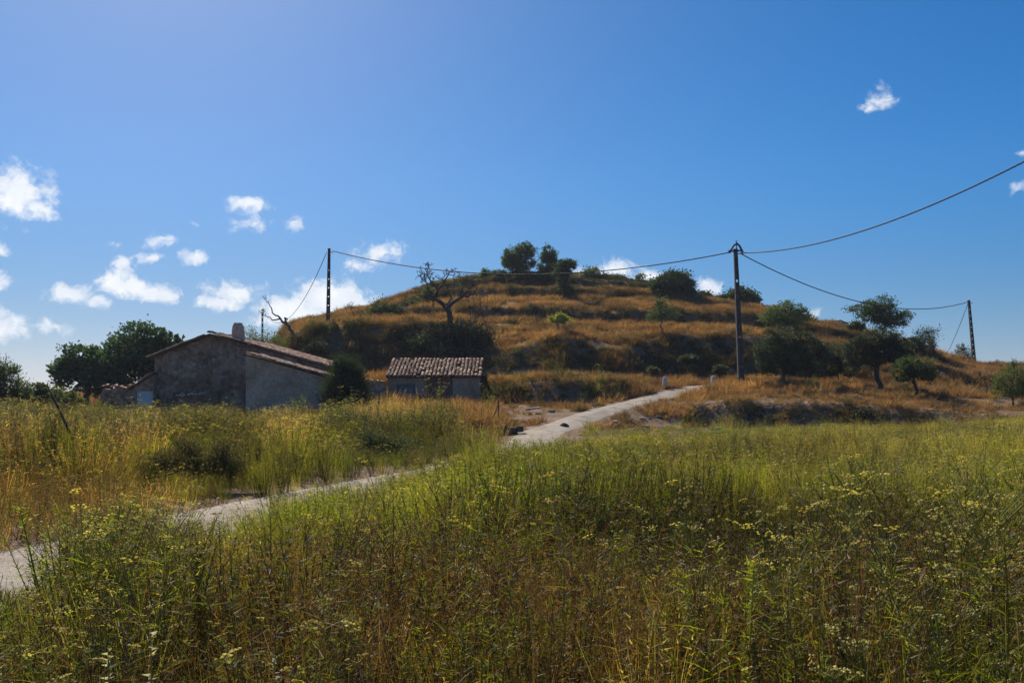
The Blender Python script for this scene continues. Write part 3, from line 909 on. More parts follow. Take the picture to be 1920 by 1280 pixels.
p1, g1, h1 = pole('utility_pole', 'tall leaning concrete pole beside the track with looped cable on top', 1390, 58, 468, .43, .24, lean=.40, holes=[(1.2, 1.32), (3.2, 3.36), (7.0, 7.18)], top=True)
holes2 = [(1.0 + .75 * k, 1.08 + .75 * k) for k in range(8)]
p2, g2, h2 = pole('utility_pole', 'grey concrete pole on the earth bank above the farmhouse', 615, 73, 467, .33, .2, lean=-.1, holes=holes2[:6])
p4, g4, h4 = pole('utility_pole', 'dark pole pierced with holes beside the small tree on the far slope', 1827, 91, 563, .34, .22, lean=.6, holes=[(.8 + .62 * k, .93 + .62 * k) for k in range(9)])
p3, g3, h3 = pole('utility_pole', 'thin far pole pierced with holes seen above the farmhouse roof', 492, 125, 580, .3, .22, holes=[(1 + .8 * k, 1.2 + .8 * k) for k in range(11)])
E5 = Vector((24, 15, 0)); E5.z = gz(24, 15)
p5, g5, h5 = pole('utility_pole', 'tall concrete pole at the meadow edge where the near cable ends', 0, 0, 0, .6, .3, loc=E5, height=16 - E5.z)

T1 = Vector((g1.x - .40, 58, g1.z + h1 - .12)); T2 = Vector((g2.x + .1, 73, g2.z + h2 - .15)); T4 = Vector((g4.x - .6, 91, g4.z + h4 - .15)); T3 = Vector((g3.x, 125, g3.z + h3 - .15)); T5 = Vector((24, 15, 15.8))


def cable(label, a, b, sag, r=.02, hr=.026, strands=3, pitch=.9, t1=1.0):
    a, b = Vector(a), Vector(b)
    ln = (b - a).length
    n = int(ln * t1 / (.11 if strands > 1 else .8))
    mb = MB()
    pts = [a.lerp(b, t1 * i / n) - Vector((0, 0, 4 * sag * (t1 * i / n) * (1 - t1 * i / n))) for i in range(n + 1)]
    for s in range(strands):
        q = []
        for i, p in enumerate(pts):
            t = (pts[min(i + 1, n)] - pts[max(i - 1, 0)]).normalized()
            u = t.cross(Vector((0, 0, 1))).normalized(); w = t.cross(u)
            ph = 2 * math.pi * (i * ln * t1 / n / pitch + s / strands)
            q.append(p + (u * math.cos(ph) + w * math.sin(ph)) * (hr if strands > 1 else 0))
        mb.tube(q, r, 4)
    o = mb.build('overhead_cable', M_CABLE, None, True)
    tag(o, label, 'cable', 'overhead cables between the poles')


cable('dark twisted cable strung from the bank pole to the leaning track pole', T2 + Vector((.3, 0, 0)), T1 - Vector((.3, 0, .05)), 1.75, r=.018, hr=.022)
cable('thick dark cable swooping from the leaning pole up over the meadow', T1 + Vector((.35, 0, -.1)), T5, 2.9, r=.018, hr=.022)
cable('slack dark cable from the leaning pole down to the pierced far pole', T1 + Vector((.35, 0, -.15)), T4, 2.0, r=.018, hr=.022)
cable('slack cable dropping from the bank pole to the thin far pole', T2 - Vector((.2, 0, .1)), T3, 3.6, r=.03, hr=.0, strands=1)
cable('thin cable drooping from the pierced far pole away behind the hill', T4 + Vector((-.1, 0, -.2)), P(1700, 640, 190), 7.5, r=.03, hr=0, strands=1, t1=.8)


# ================================================================== trees and shrubs
def limb(mb, a, b, r0, r1, rng, wob=.12, n=5, sides=6, c=(1, 1, 1)):
    a, b = Vector(a), Vector(b)
    ln = (b - a).length
    pts, rad = [], []
    for i in range(n + 1):
        t = i / n
        p = a.lerp(b, t)
        if 0 < i < n:
            p += Vector(rng.normal(size=3)) * wob * ln * .35
        pts.append(p); rad.append(r0 + (r1 - r0) * t)
    mb.tube(pts, rad, sides, c)
    return pts


def leafy(name, label, cat, px, d, lobes, col, seed, leaf=.16, n=3500, aspect=.45, trunk=.16, mat=None, group=None, clump=.2, nsub=26, updir=0.0,
          shell=(.45, 1.0), fork=.35, bark=None, trunk_px=None, twig=True, flat=1.0, dead=False, stems=1):
    """tree or shrub: trunk with limbs and twigs, crown of leaf clumps. lobes: (column,row,half width,half height[,distance offset]) at distance d"""
    rng = np.random.default_rng(seed)
    base = G(px, d)
    o = thing(name, label, cat, base, 0, group)
    L_ = []
    for lb in lobes:
        dd = d + (lb[4] if len(lb) > 4 else 0)
        c = P(lb[0], lb[1], dd) - base
        L_.append((c, lb[2] / F0 * dd, lb[3] / F0 * dd))
    vol = sum(a * a * b for _, a, b in L_)
    mb = MB()
    cz = min(c.z - b * .5 for c, a, b in L_)
    top = Vector((np.mean([c.x for c, a, b in L_]) * .5, np.mean([c.y for c, a, b in L_]) * .5, max(cz, .3) * (1 - fork) + fork * np.mean([c.z for c, a, b in L_])))
    if trunk:
        tp = limb(mb, (0, 0, -.3), top, trunk, trunk * .7, rng, .14, 5, 8)
    cen, dirs = [], []
    for c, a, b in L_:
        m = max(6, int(nsub * (a * a * b / vol) ** .6 * len(L_) ** .5))
        nl = int(n * (a * a * b / vol) ** .75 * (1 if len(L_) == 1 else 1.15) )
        if trunk:
            limb(mb, top, c, trunk * .55, trunk * .2, rng, .2, 4, 6)
        sub = rng.normal(size=(m, 3)); sub /= np.linalg.norm(sub, axis=1)[:, None]
        sub *= (rng.uniform(shell[0], shell[1], m) ** .7)[:, None]
        sub = sub * np.array([a, a, b]) + np.array(c)
        if trunk and twig:
            for k in range(m):
                if rng.random() < .7:
                    limb(mb, c, sub[k], trunk * .18, trunk * .05, rng, .2, 3, 4)
        pick = rng.integers(0, m, nl)
        sz = rng.uniform(.6, 1.5, m)[pick][:, None]
        off = rng.normal(size=(nl, 3)) * clump * np.array([a, a, b * flat]) * sz
        pts = sub[pick] + off
        cen.append(pts); dirs.append(off + (sub[pick] - np.array(c)) * .15)
    cen = np.vstack(cen); dirs = np.vstack(dirs)
    dirs = dirs / (np.linalg.norm(dirs, axis=1)[:, None] + 1e-6)
    gzv = ground(cen[:, 0] + base.x, cen[:, 1] + base.y) - base.z
    k = cen[:, 2] > gzv + .02
    cen, dirs = cen[k], dirs[k]
    if trunk:
        mb.build('trunk', bark or M_BARK, o, True)
    cs = leaf * rng.uniform(.6, 1.35, len(cen))
    link('crown' if trunk else 'foliage', leaf_mesh('crown', cen, cs, mat or M_LEAF, rng, col, aspect, updir, dirs=dirs * .8), o)
    return o


def branches(mb, p, dirv, r, ln, depth, rng, spread=.6, gnarl=.25, c=(1, 1, 1), up=.15, ratio=.72):
    pts, rad = [Vector(p)], [r]
    dcur = Vector(dirv).normalized()
    nseg = 4
    for i in range(nseg):
        dcur = (dcur + Vector(rng.normal(size=3)) * gnarl + Vector((0, 0, up * .3))).normalized()
        pts.append(pts[-1] + dcur * ln / nseg)
        rad.append(r * (1 - .35 * (i + 1) / nseg))
    mb.tube(pts, [max(q, .017) for q in rad], 6 if depth > 2 else 4, c)
    if depth <= 0:
        return
    for k in range(rng.integers(2, 4)):
        nd_ = (dcur + Vector(rng.normal(size=3)) * spread + Vector((0, 0, up))).normalized()
        branches(mb, pts[-1], nd_, rad[-1] * .75, ln * ratio * rng.uniform(.75, 1.15), depth - 1, rng, spread, gnarl, c, up, ratio)
    if depth > 1:
        for k in range(2):
            nd_ = (dcur + Vector(rng.normal(size=3)) * spread * 1.4).normalized()
            branches(mb, pts[rng.integers(2, nseg)], nd_, rad[-1] * .45, ln * ratio * .7, depth - 2, rng, spread, gnarl, c, up, ratio)


DK, OAK, CAROB, PINE, OLIVE, ALM = (.06, .09, .036), (.048, .076, .038), (.056, .11, .05), (.07, .13, .048), (.052, .075, .042), (.085, .14, .042)

# left: carob trees and shrubs behind and beside the farmhouse
leafy('carob_tree', 'large dark carob tree rising behind the farmhouse gable', 'tree', 262, 62,
      [(270, 640, 58, 36), (228, 668, 42, 40), (315, 655, 34, 32), (262, 690, 66, 40), (300, 628, 24, 16), (338, 634, 11, 10), (320, 690, 40, 40)], CAROB, 1, leaf=.27, n=6400, trunk=.3, clump=.135, nsub=70, aspect=.6)
leafy('carob_tree', 'lower spreading carob tree left of the farmhouse annex', 'tree', 165, 60,
      [(152, 672, 44, 26), (122, 690, 32, 22), (190, 690, 40, 40), (150, 708, 44, 30), (205, 715, 36, 28)], CAROB, 2, leaf=.26, n=4500, trunk=.24, clump=.135, nsub=55, aspect=.6)
leafy('olive_tree', 'feathery grey green tree beyond the tall weeds facing the open sky', 'tree', 8, 46, [(8, 712, 30, 32), (-25, 700, 34, 36), (30, 735, 24, 24), (-60, 720, 40, 40), (5, 748, 34, 22), (45, 752, 22, 16)], (.085, .125, .045), 3, leaf=.18, n=8500, aspect=.25, trunk=.14, updir=.5)
leafy('shrub', 'rounded dark shrub between the feathery tree and the carob', 'shrub', 68, 47, [(66, 736, 24, 18), (88, 744, 22, 16), (50, 746, 22, 18), (75, 756, 34, 14)], DK, 4, leaf=.16, n=4000, trunk=.07)
leafy('shrub', 'pale green shrub under the spreading carob crown', 'shrub', 118, 50, [(115, 742, 24, 16), (140, 748, 18, 12)], (.09, .13, .045), 5, leaf=.15, n=1800, trunk=.06, mat=M_LEAFB)
leafy('shrub', 'big dusky blue green shrub hiding the lean-to corner', 'shrub', 648, 43.2,
      [(648, 712, 31, 38), (627, 738, 26, 28), (670, 740, 27, 26), (640, 690, 14, 20), (660, 698, 15, 22)], (.04, .062, .036), 6, leaf=.15, n=11000, aspect=.2, trunk=.1, updir=.6, clump=.22, nsub=60)
for i, (px_, d_, w_, h_, y_) in enumerate([(470, 67, 16, 16, 628), (500, 68, 20, 14, 632), (520, 66, 13, 10, 638)]):
    leafy('wispy_shrub', ['wispy bright shrub rising behind the chimney', 'wispy bright shrub around the thin far pole', 'small leafy shrub where the roof meets the bank'][i], 'shrub', px_, d_,
          [(px_, y_, w_, h_), (px_ + 3, y_ + 16, w_, 14)], (.09, .14, .05), 50 + i, leaf=.13, n=650, trunk=.04, mat=M_LEAFB, clump=.3)


def bare_tree(name, label, px, d, parts, seed, bark=M_DEAD):
    """parts: polylines of (column,row,radius m) for the main limbs, each ending in a spray of branches (depth, length)"""
    rng = np.random.default_rng(seed)
    base = G(px, d)
    o = thing(name, label, 'dead tree', base)
    mb = MB(); tws = []
    for line, dep, ln, sp in parts:
        tw = MB(); tws.append(tw)
        pts = [P(a, b, d + (rng.uniform(-.35, .35) if i else 0)) - base for i, (a, b, r) in enumerate(line)]
        if pts[0].z < .3:
            pts[0].z = -.3
        fine, rad = [], []
        for i in range(len(pts) - 1):
            for k in range(3):
                t = k / 3
                fine.append(pts[i].lerp(pts[i + 1], t) + Vector(rng.normal(size=3)) * .035)
                rad.append(line[i][2] * (1 - t) + line[i + 1][2] * t)
        fine.append(pts[-1]); rad.append(line[-1][2])
        mb.tube(fine, rad, 7)
        if dep >= 0:
            branches(tw, pts[-1], pts[-1] - pts[-2], line[-1][2] * .9, ln, dep, rng, sp, .22)
            if dep > 1 and ln > .5:
                for q in (len(fine) // 2, int(len(fine) * .75)):
                    tw = MB(); tws.append(tw)
                    branches(tw, fine[q], Vector(rng.normal(size=3)) + Vector((0, 0, .6)), rad[q] * .4, ln * .8, dep - 1, rng, sp, .25)
    mb.build('trunk', bark, o, True)
    for tw in tws:
        if tw.v: tw.build('branch', bark, o, True)
    return o


bare_tree('dead_tree', 'bare forked tree with twiggy crown on the rim above the thicket', 845, 71.8, [
    ([(846, 606, .27), (842, 585, .24), (838, 575, .22)], -1, 0, 0),
    ([(840, 580, .2), (826, 566, .17), (814, 560, .13), (820, 545, .1), (812, 532, .08)], 4, .8, .8),
    ([(838, 577, .19), (852, 565, .15), (868, 555, .13), (874, 548, .1)], 4, .55, .8),
    ([(818, 556, .1), (824, 540, .08), (834, 528, .07)], 4, .7, .8),
    ([(826, 566, .1), (806, 560, .07), (796, 556, .06)], 3, .6, .8),
    ([(814, 560, .1), (806, 548, .07), (802, 538, .06)], 4, .6, .8),
    ([(868, 555, .1), (880, 556, .07), (888, 550, .06)], 3, .6, .8),
    ([(838, 572, .1), (846, 558, .07), (842, 546, .06)], 4, .5, .8),
    ([(852, 565, .1), (862, 556, .07), (866, 545, .06)], 3, .6, .8)], 11, M_BARK)
bare_tree('dead_tree', 'small leafless tree leaning out from the earth bank over the roof', 552, 69.6, [
    ([(556, 628, .15), (544, 616, .13), (536, 606, .11), (528, 601, .09)], -1, 0, 0),
    ([(530, 602, .09), (520, 592, .07), (510, 586, .05), (506, 574, .04)], 2, .5, .7),
    ([(538, 607, .1), (534, 597, .07), (538, 597, .06)], 0, .25, .6),
    ([(526, 599, .07), (512, 600, .05), (502, 594, .035)], 2, .45, .7)], 12)
for i, (px_, d_, y_, sd) in enumerate([(893, 80, 545, 13), (905, 83, 552, 14), (884, 76, 560, 15), (668, 73, 580, 16), (1852, 58, 708, 17), (800, 84.5, 578, 18)]):
    g = G(px_, d_); yb = HY - (g.z - ZC) / d_ * F0
    bare_tree('bare_shrub', ['leafless brown shrub on the tread right of the forked tree', 'slim bare shrub below the leaning saplings', 'low bare shrub beside the forked trunk', 'bare twiggy shrub beside the bank pole',
                             'small bare bush in the brown grass before the far pole', 'bare brown shrub behind the forked tree'][i], px_, d_, [
        ([(px_, yb, .05), (px_ - 3, (yb + y_) / 2, .04), (px_ - 6, y_ + 5, .03)], 2, .45, .7),
        ([(px_, yb - 3, .045), (px_ + 5, (yb + y_) / 2 + 4, .035), (px_ + 9, y_ + 8, .025)], 2, .4, .7)], sd)
bare_tree('dead_tree', 'low grey dead branch lying out on the skyline between green trees', 1590, 91, [
    ([(1590, 606, .08), (1575, 600, .07), (1563, 603, .05)], 1, .4, .6)], 19)

# hill top
leafy('pine_tree', 'tallest rounded pine on the hill top', 'tree', 972, 107, [(972, 482, 27, 22), (985, 468, 19, 14), (958, 490, 18, 16), (993, 492, 12, 14), (970, 504, 20, 11)], PINE, 20, leaf=.3, n=7000, aspect=.3, trunk=.17, clump=.135, nsub=56)
leafy('pine_tree', 'slimmer pine right beside the tallest pine', 'tree', 1028, 107, [(1028, 478, 16, 17), (1025, 498, 17, 14), (1040, 488, 12, 14), (1034, 506, 18, 10)], PINE, 21, leaf=.3, n=4500, aspect=.3, trunk=.14, clump=.14, nsub=40)
leafy('pine_tree', 'ragged dark pine spilling down the terrace below the two pines', 'tree', 1058, 97, [(1060, 502, 18, 13), (1068, 495, 12, 8), (1056, 522, 11, 16), (1062, 540, 14, 9)], (.04, .072, .032), 22, leaf=.3, n=3600, aspect=.3, trunk=.12, nsub=36)
leafy('pine_tree', 'young pine sapling left of the hill top pines', 'tree', 911, 108, [(911, 512, 9, 9), (913, 519, 14, 7)], PINE, 23, leaf=.3, n=1100, aspect=.3, trunk=.07)
leafy('pine_tree', 'windswept little pine leaning left under the tallest pine', 'tree', 950, 105, [(936, 511, 12, 6), (948, 516, 12, 6)], PINE, 24, leaf=.28, n=1100, aspect=.3, trunk=.07)
leafy('pine_tree', 'pale young pine on the skyline left of the big oak', 'tree', 1205, 107, [(1200, 522, 10, 10), (1204, 532, 13, 8)], (.075, .11, .045), 25, leaf=.26, n=900, aspect=.3, trunk=.06)
leafy('pine_tree', 'bright young pine on the rim behind the forked bare tree', 'tree', 801, 97, [(802, 549, 13, 10), (800, 560, 15, 8)], (.075, .12, .04), 26, leaf=.26, n=1500, aspect=.3, trunk=.07, mat=M_LEAFB)
bush = [(1106, 109, 516, 17, 13, (.07, .11, .045), 'bright rounded bush right of the ragged pine'), (1080, 111, 522, 16, 8, DK, 'dark low bush between ragged pine and bright bush'),
        (1135, 109, 522, 20, 8, (.055, .08, .035), 'flat bush under the white cloud on the hill top'), (1170, 108, 528, 20, 8, (.05, .07, .035), 'brownish green bush along the hill top skyline'),
        (990, 106, 516, 20, 7, (.05, .07, .03), 'low scrub bush at the foot of the tallest pine'), (1025, 104, 520, 22, 8, (.06, .085, .035), 'spreading bush below the slimmer pine'),
        (875, 106, 530, 17, 7, (.055, .08, .035), 'grey green bush below the young pine sapling'), (845, 103, 536, 17, 7, (.06, .085, .04), 'thin bush behind the bare twiggy crown'),
        (1268, 104, 548, 12, 7, (.06, .09, .04), 'small bush at the foot of the big round oak'), (1365, 98, 577, 12, 8, (.10, .13, .05), 'yellow green bush just left of the leaning pole'),
        (712, 82, 583, 20, 17, DK, 'dark green bush left of a pair on the bank'), (742, 82, 584, 20, 16, (.04, .06, .028), 'dark rounded bush right of a pair on the bank'),
        (772, 92, 573, 18, 9, (.065, .10, .04), 'lighter green bush above the pair of dark bushes'),
        (592, 67.2, 652, 17, 12, (.03, .045, .024), 'dark bush clinging to the earth bank above the lean-to roof'),
        (1225, 64, 694, 9, 6, (.10, .115, .04), 'yellowish bush low on the bank above the stone markers'),
        (1185, 70, 660, 15, 6, (.05, .065, .035), 'dark scrub bush on the slope right of the young fig'), (1290, 68, 672, 14, 7, (.055, .07, .035), 'scrub bush on the slope left of the leaning pole'),
        (1130, 65.2, 696, 12, 6, (.045, .06, .035), 'dark scrub bush under the arched bank rim'), (1350, 66.5, 692, 12, 7, (.06, .075, .04), 'scrub bush behind the second stone marker'),
        (1000, 65, 696, 14, 6, (.04, .055, .032), 'dark bush in the shaded hollow of the arched bank'), (1070, 64.8, 704, 12, 6, (.05, .07, .035), 'green bush at the foot of the shaded bank'),
        (1605, 84, 612, 14, 8, (.06, .08, .04), 'low bush left of the broad green tree'), (1680, 46.5, 768, 28, 10, (.04, .05, .03), 'dark brush heap on the lower bank'),
        (1620, 45.5, 775, 24, 11, (.045, .055, .03), 'dark brush heap left of another on the lower bank'),
        (1790, 92, 690, 12, 6, (.05, .07, .035), 'low dark shrub by the foot of the pierced pole'), (1880, 92, 690, 16, 6, (.045, .065, .03), 'flat dark shrub on the far right ridge')]
for i, (px_, d_, y_, w_, h_, c_, lb) in enumerate(bush):
    leafy('bush', lb, 'bush', px_, d_, [(px_, y_, w_, h_), (px_ + w_ * .4, y_ + h_ * .4, w_ * .7, h_ * .8), (px_ - w_ * .5, y_ + h_ * .3, w_ * .6, h_ * .8)], c_, 100 + i, leaf=.0026 * d_, n=1500, trunk=.05, nsub=24, clump=.24)
leafy('bramble_thicket', 'dark bramble thicket covering the bank under the forked bare tree', 'thicket', 850, 69.3,
      [(815, 638, 40, 27, -.8), (862, 636, 42, 30, -.6), (900, 640, 26, 26, -.8), (790, 650, 24, 16, -1), (850, 660, 50, 14, -1.8)], (.03, .042, .024), 30, leaf=.2, n=16000, trunk=0, nsub=70, clump=.2)
leafy('bramble_thicket', 'dark green ragged bush against the shed end wall', 'thicket', 909, 52.4, [(908, 715, 8, 15), (911, 730, 9, 16), (906, 742, 8, 10)], (.03, .045, .022), 31, leaf=.13, n=2200, trunk=0, nsub=26)

leafy('holm_oak', 'big round dark oak on the right shoulder of the hill', 'tree', 1262, 99, [(1262, 532, 34, 22), (1240, 538, 22, 20), (1285, 540, 20, 22), (1262, 552, 40, 18), (1270, 520, 20, 12)], OAK, 32, leaf=.27, n=9000, trunk=.22, clump=.17, nsub=70, aspect=.6, shell=(.3, 1))
leafy('holm_oak', 'small dark oak beside the big round oak', 'tree', 1318, 100, [(1318, 557, 16, 10), (1328, 562, 10, 8)], OAK, 33, leaf=.24, n=1800, trunk=.1, aspect=.6)
leafy('holm_oak', 'rounded dark oak directly behind the leaning pole', 'tree', 1386, 101, [(1386, 556, 30, 18), (1362, 564, 16, 13), (1408, 564, 17, 14), (1390, 570, 32, 10)], OAK, 34, leaf=.26, n=5500, trunk=.18, clump=.17, nsub=54, aspect=.6, shell=(.3, 1))
leafy('almond_tree', 'slender pale green almond on the middle terrace', 'tree', 1241, 75, [(1240, 574, 13, 14), (1248, 588, 22, 12), (1230, 592, 16, 9)], (.07, .105, .045), 35, leaf=.16, n=1900, trunk=.07, mat=M_LEAFB, clump=.3)
leafy('fig_sapling', 'bright yellow green sapling alone on the arched bank', 'tree', 1043, 69.5, [(1038, 598, 9, 7), (1060, 602, 10, 8), (1048, 594, 12, 6)], (.24, .29, .06), 36, leaf=.2, n=420, trunk=.08, mat=M_LEAFB, aspect=.7, clump=.3, nsub=16)
leafy('almond_tree', 'leafy green almond on the terrace above the olives', 'tree', 1478, 82, [(1472, 582, 32, 16), (1500, 590, 22, 12), (1448, 592, 22, 14), (1485, 572, 16, 10), (1470, 600, 40, 9)], ALM, 37, leaf=.2, n=3600, trunk=.12, clump=.17, nsub=50)
leafy('almond_tree', 'broad leafy tree standing out on the skyline above the olives', 'tree', 1660, 84, [(1652, 575, 30, 20), (1625, 578, 34, 12), (1685, 595, 26, 16), (1645, 592, 36, 14), (1665, 608, 30, 12)], (.055, .095, .034), 38, leaf=.2, n=5000, trunk=.16, clump=.15, nsub=60)
leafy('olive_tree', 'full grey green olive right of the leaning pole', 'tree', 1464, 58, [(1462, 634, 36, 22), (1436, 662, 24, 30), (1502, 640, 30, 22), (1530, 664, 30, 26), (1475, 668, 40, 26), (1510, 690, 36, 20), (1446, 690, 22, 14)], OLIVE, 39, leaf=.17, n=9500, aspect=.3, trunk=.2, clump=.125, nsub=80)
leafy('olive_tree', 'dark olive with bent trunk below the skyline tree', 'tree', 1648, 58, [(1640, 638, 36, 22), (1608, 658, 26, 26), (1674, 646, 30, 22), (1648, 664, 40, 20), (1690, 668, 24, 22), (1600, 684, 18, 14)], (.048, .066, .038), 40, leaf=.17, n=8500, aspect=.3, trunk=.24, clump=.125, nsub=70)
leafy('olive_tree', 'smaller bright green tree before the dark bent olive', 'tree', 1718, 52.5, [(1712, 685, 32, 18), (1730, 700, 24, 18), (1695, 702, 22, 16)], (.06, .10, .035), 41, leaf=.15, n=4200, aspect=.4, trunk=.12, clump=.14, nsub=40)
leafy('almond_tree', 'half bare tree with crooked trunk leaning on the right slope', 'tree', 1752, 80, [(1738, 624, 18, 12), (1726, 634, 12, 10), (1745, 636, 12, 10)], (.07, .09, .05), 42, leaf=.15, n=900, trunk=.15, clump=.3, bark=M_DEAD, fork=.6)
leafy('almond_tree', 'small sparse tree beside the pierced far pole', 'tree', 1804, 88, [(1806, 662, 15, 12), (1800, 652, 8, 8), (1812, 672, 10, 7)], (.06, .08, .045), 43, leaf=.16, n=900, trunk=.08, clump=.3)
leafy('olive_tree', 'light green feathery shrub at the right foot of the hill', 'shrub', 1897, 50, [(1897, 712, 26, 26), (1920, 720, 28, 26), (1902, 692, 10, 14), (1890, 735, 26, 16)], (.095, .135, .05), 44, leaf=.15, n=4500, aspect=.2, trunk=.07, updir=.7, mat=M_LEAFB)
leafy('shrub', 'dark shrub mass between the two olives', 'shrub', 1575, 62, [(1568, 662, 26, 20), (1556, 685, 26, 20), (1588, 690, 20, 18), (1545, 700, 20, 12)], (.045, .058, .034), 45, leaf=.16, n=4000, trunk=.06, nsub=40)
leafy('shrub', 'grey shrub behind the bent olive on the slope', 'shrub', 1720, 72, [(1712, 642, 24, 12), (1735, 650, 18, 10), (1700, 652, 20, 10)], (.055, .075, .045), 46, leaf=.17, n=2500, trunk=.06)
leafy('shrub', 'dusky round shrub in the hollow left of the track', 'shrub', 368, 15.9, [(352, 842, 26, 18), (418, 852, 26, 20), (312, 862, 28, 18), (385, 872, 40, 18), (280, 882, 26, 16), (445, 878, 22, 14)], (.10, .095, .05), 47, leaf=.06, n=5200, aspect=.3, trunk=.03, updir=.9, nsub=60, clump=.34)
leafy('shrub', 'blue grey shrub on the verge below the low ruin', 'shrub', 700, 22.6, [(690, 824, 36, 17), (745, 832, 36, 15), (650, 838, 32, 15), (700, 842, 60, 14)], (.07, .085, .05), 48, leaf=.06, n=8000, aspect=.3, trunk=.03, updir=.5, nsub=90, clump=.2)


# ================================================================== stones, posts and ruins
def rock_mesh(seed, mat, flat=.7):
    rng = np.random.default_rng(seed)
    bm = bmesh.new()
    bmesh.ops.create_icosphere(bm, subdivisions=2, radius=.5)
    ax = [Vector(rng.normal(size=3)).normalized() for _ in range(9)]
    for v in bm.verts:
        for a in ax:
            k = v.co.dot(a)
            if k > .32: v.co -= a * (k - .32) * .85
        v.co.z *= flat
    m = bpy.data.meshes.new('rock'); bm.to_mesh(m); bm.free()
    m.materials.append(mat)
    return m


RK = [rock_mesh(i, M_ROCK, .55 + .1 * (i % 4)) for i in range(5)]
RD = [rock_mesh(10 + i, M_DROCK, .6 + .1 * (i % 3)) for i in range(3)]
_rr = random.Random(4)


def rock(px, d, s, label, group=None, dark=False, sink=.3):
    g = G(px, d)
    o = link('rock', (_rr.choice(RD) if dark else _rr.choice(RK)), None, (g.x, g.y, g.z + s * .5 * (.5 - sink)))
    o.scale = (s * _rr.uniform(.9, 1.4), s, s * _rr.uniform(.7, 1.0)); o.rotation_euler = (_rr.uniform(-.2, .2), _rr.uniform(-.2, .2), _rr.uniform(0, 6))
    tag(o, label, 'rock', group)


rock(1034, 46.8, .5, 'largest pale boulder lying on bare ground left of the track')
rock(1010, 46.2, .32, 'middling grey stone between the pale boulders by the track')
rock(994, 46.0, .3, 'small dark stone farthest from the track', dark=True)
rock(1058, 39.5, .42, 'dark stone on the near edge of the track', dark=True)
rock(1374, 57.4, .45, 'white stone at the foot of the leaning pole')
rock(1210, 43.5, .4, 'pale flat stone at the meadow edge under the rubble bank')
rock(1345, 44.2, .5, 'long pale slab half hidden at the meadow edge')
for i in range(46):
    while True:
        px_ = _rr.uniform(1120, 1345)
        dd_ = np.interp(px_, [1120, 1345], [43.5, 54]) + _rr.uniform(-2.5, 3.5)
        td_, sd_ = track_dist((px_ - HX) / F0 * dd_, dd_)
        if td_[0] > 1.45 and sd_[0] > 0: break
    rock(px_, dd_, _rr.uniform(.14, .42), 'grey rubble stone on the bank right of the track', 'rubble stones beside the track', dark=_rr.random() < .55)
b = MB(); b.box(-.42, .42, -.12, .12, 0, .1)
sl_ = b.build('stone_slab', M_ROCK); sl_.location = G(999, 47.5) + Vector((0, 0, .15)); sl_.rotation_euler = (.05, -.12, .25)
tag(sl_, 'pale flat slab lying behind the boulders left of the track', 'stone slab')


def marker(px, d, hgt, wid, label):
    g = G(px, d)
    bm = bmesh.new()
    bmesh.ops.create_cube(bm, size=1)
    for v in bm.verts:
        t = v.co.z + .5
        v.co.x *= wid * (1 - .15 * t); v.co.y *= wid * .75 * (1 - .15 * t); v.co.z = (t) * (hgt + .3) - .3
        if t > .5: v.co.z += v.co.x * .2
    bmesh.ops.bevel(bm, geom=bm.edges[:], offset=.03, segments=2, affect='EDGES')
    m = bpy.data.meshes.new('stone_marker'); bm.to_mesh(m); bm.free(); m.materials.append(M_POST)
    o = link('stone_marker', m, None, g); o.rotation_euler = (0, .04, .3)
    tag(o, label, 'marker', 'whitewashed marker stones by the track')


marker(1246, 57.5, .8, .32, 'whitewashed marker stone left of the track at the bend')
marker(1337, 59.5, .72, .36, 'whitewashed marker stone between the track and the leaning pole')

# low ruin of dark stones
n = thing('ruined_wall', 'low dark stone ruin with dry brush on top beside the track', 'wall', G(930, 37) - Vector((0, 0, .34)))
rg = random.Random(8)
for r_ in range(3):
    x = -.95 + .06 * r_
    while x < .95:
        w_ = rg.uniform(.24, .42)
        bb = MB(); bb.box(x, x + w_ - .02, -.2 + rg.uniform(-.08, .05), .2, r_ * .22 + .002, r_ * .22 + rg.uniform(.15, .215) + (rg.uniform(-.02, .1) if r_ == 2 else 0))
        o = bb.build('stone', M_DROCK, n)
        mod = o.modifiers.new('bevel', 'BEVEL'); mod.width = .03; mod.segments = 1
        x += w_
bb = MB(); bb.box(-.93, .93, -.12, .16, -.2, .62); bb.build('core', M_DROCK, n)

# posts
n = thing('braced_post', 'thin dark braced post above the low ruin', 'post', G(934, 40))
b = MB(); b.tube([(0, 0, -.2), (.02, 0, 1.3)], [.045, .035], 6); b.build('upright', M_WOOD, n)
b = MB(); b.tube([(-.32, 0, .3), (.0, 0, 1.05)], .03, 6); b.build('brace', M_WOOD, n)
n = thing('fence_post', 'single thin rusty post in the golden grass before the shed', 'post', G(711, 42))
b = MB(); b.tube([(0, 0, -.2), (0, 0, 1.5)], .04, 6); b.build('upright', M_WOOD, n)
g = G(166, 17)
n = thing('leaning_trunk', 'old leaning broken trunk sticking out of the dry weeds', 'dead trunk', g)
b = MB(); b.tube([(.05, 0, -.2), (-.1, 0, .42), (-.36, .05, .98), (-.68, .1, 1.6), (-.9, .15, 2.0)], [.042, .038, .03, .024, .014], 7); b.build('trunk', M_BARK, n, True)
b = MB(); b.tube([(-.12, 0, .4), (-.15, 0, .62)], [.055, .05], 7); b.build('stump_knot', M_BARK, n, True)


# ================================================================== meadow and hill plants (uncountable: stuff)
def c_(c, k, rng, v=.2):
    k = k * rng.uniform(1 - v, 1 + v)
    return (c[0] * k, c[1] * k, c[2] * k)


STEMG, STEMY, STRAW, BROWN, GREEN, YEL = (.18, .185, .03), (.27, .22, .055), (.44, .31, .12), (.20, .12, .055), (.17, .20, .016), (.46, .40, .08)


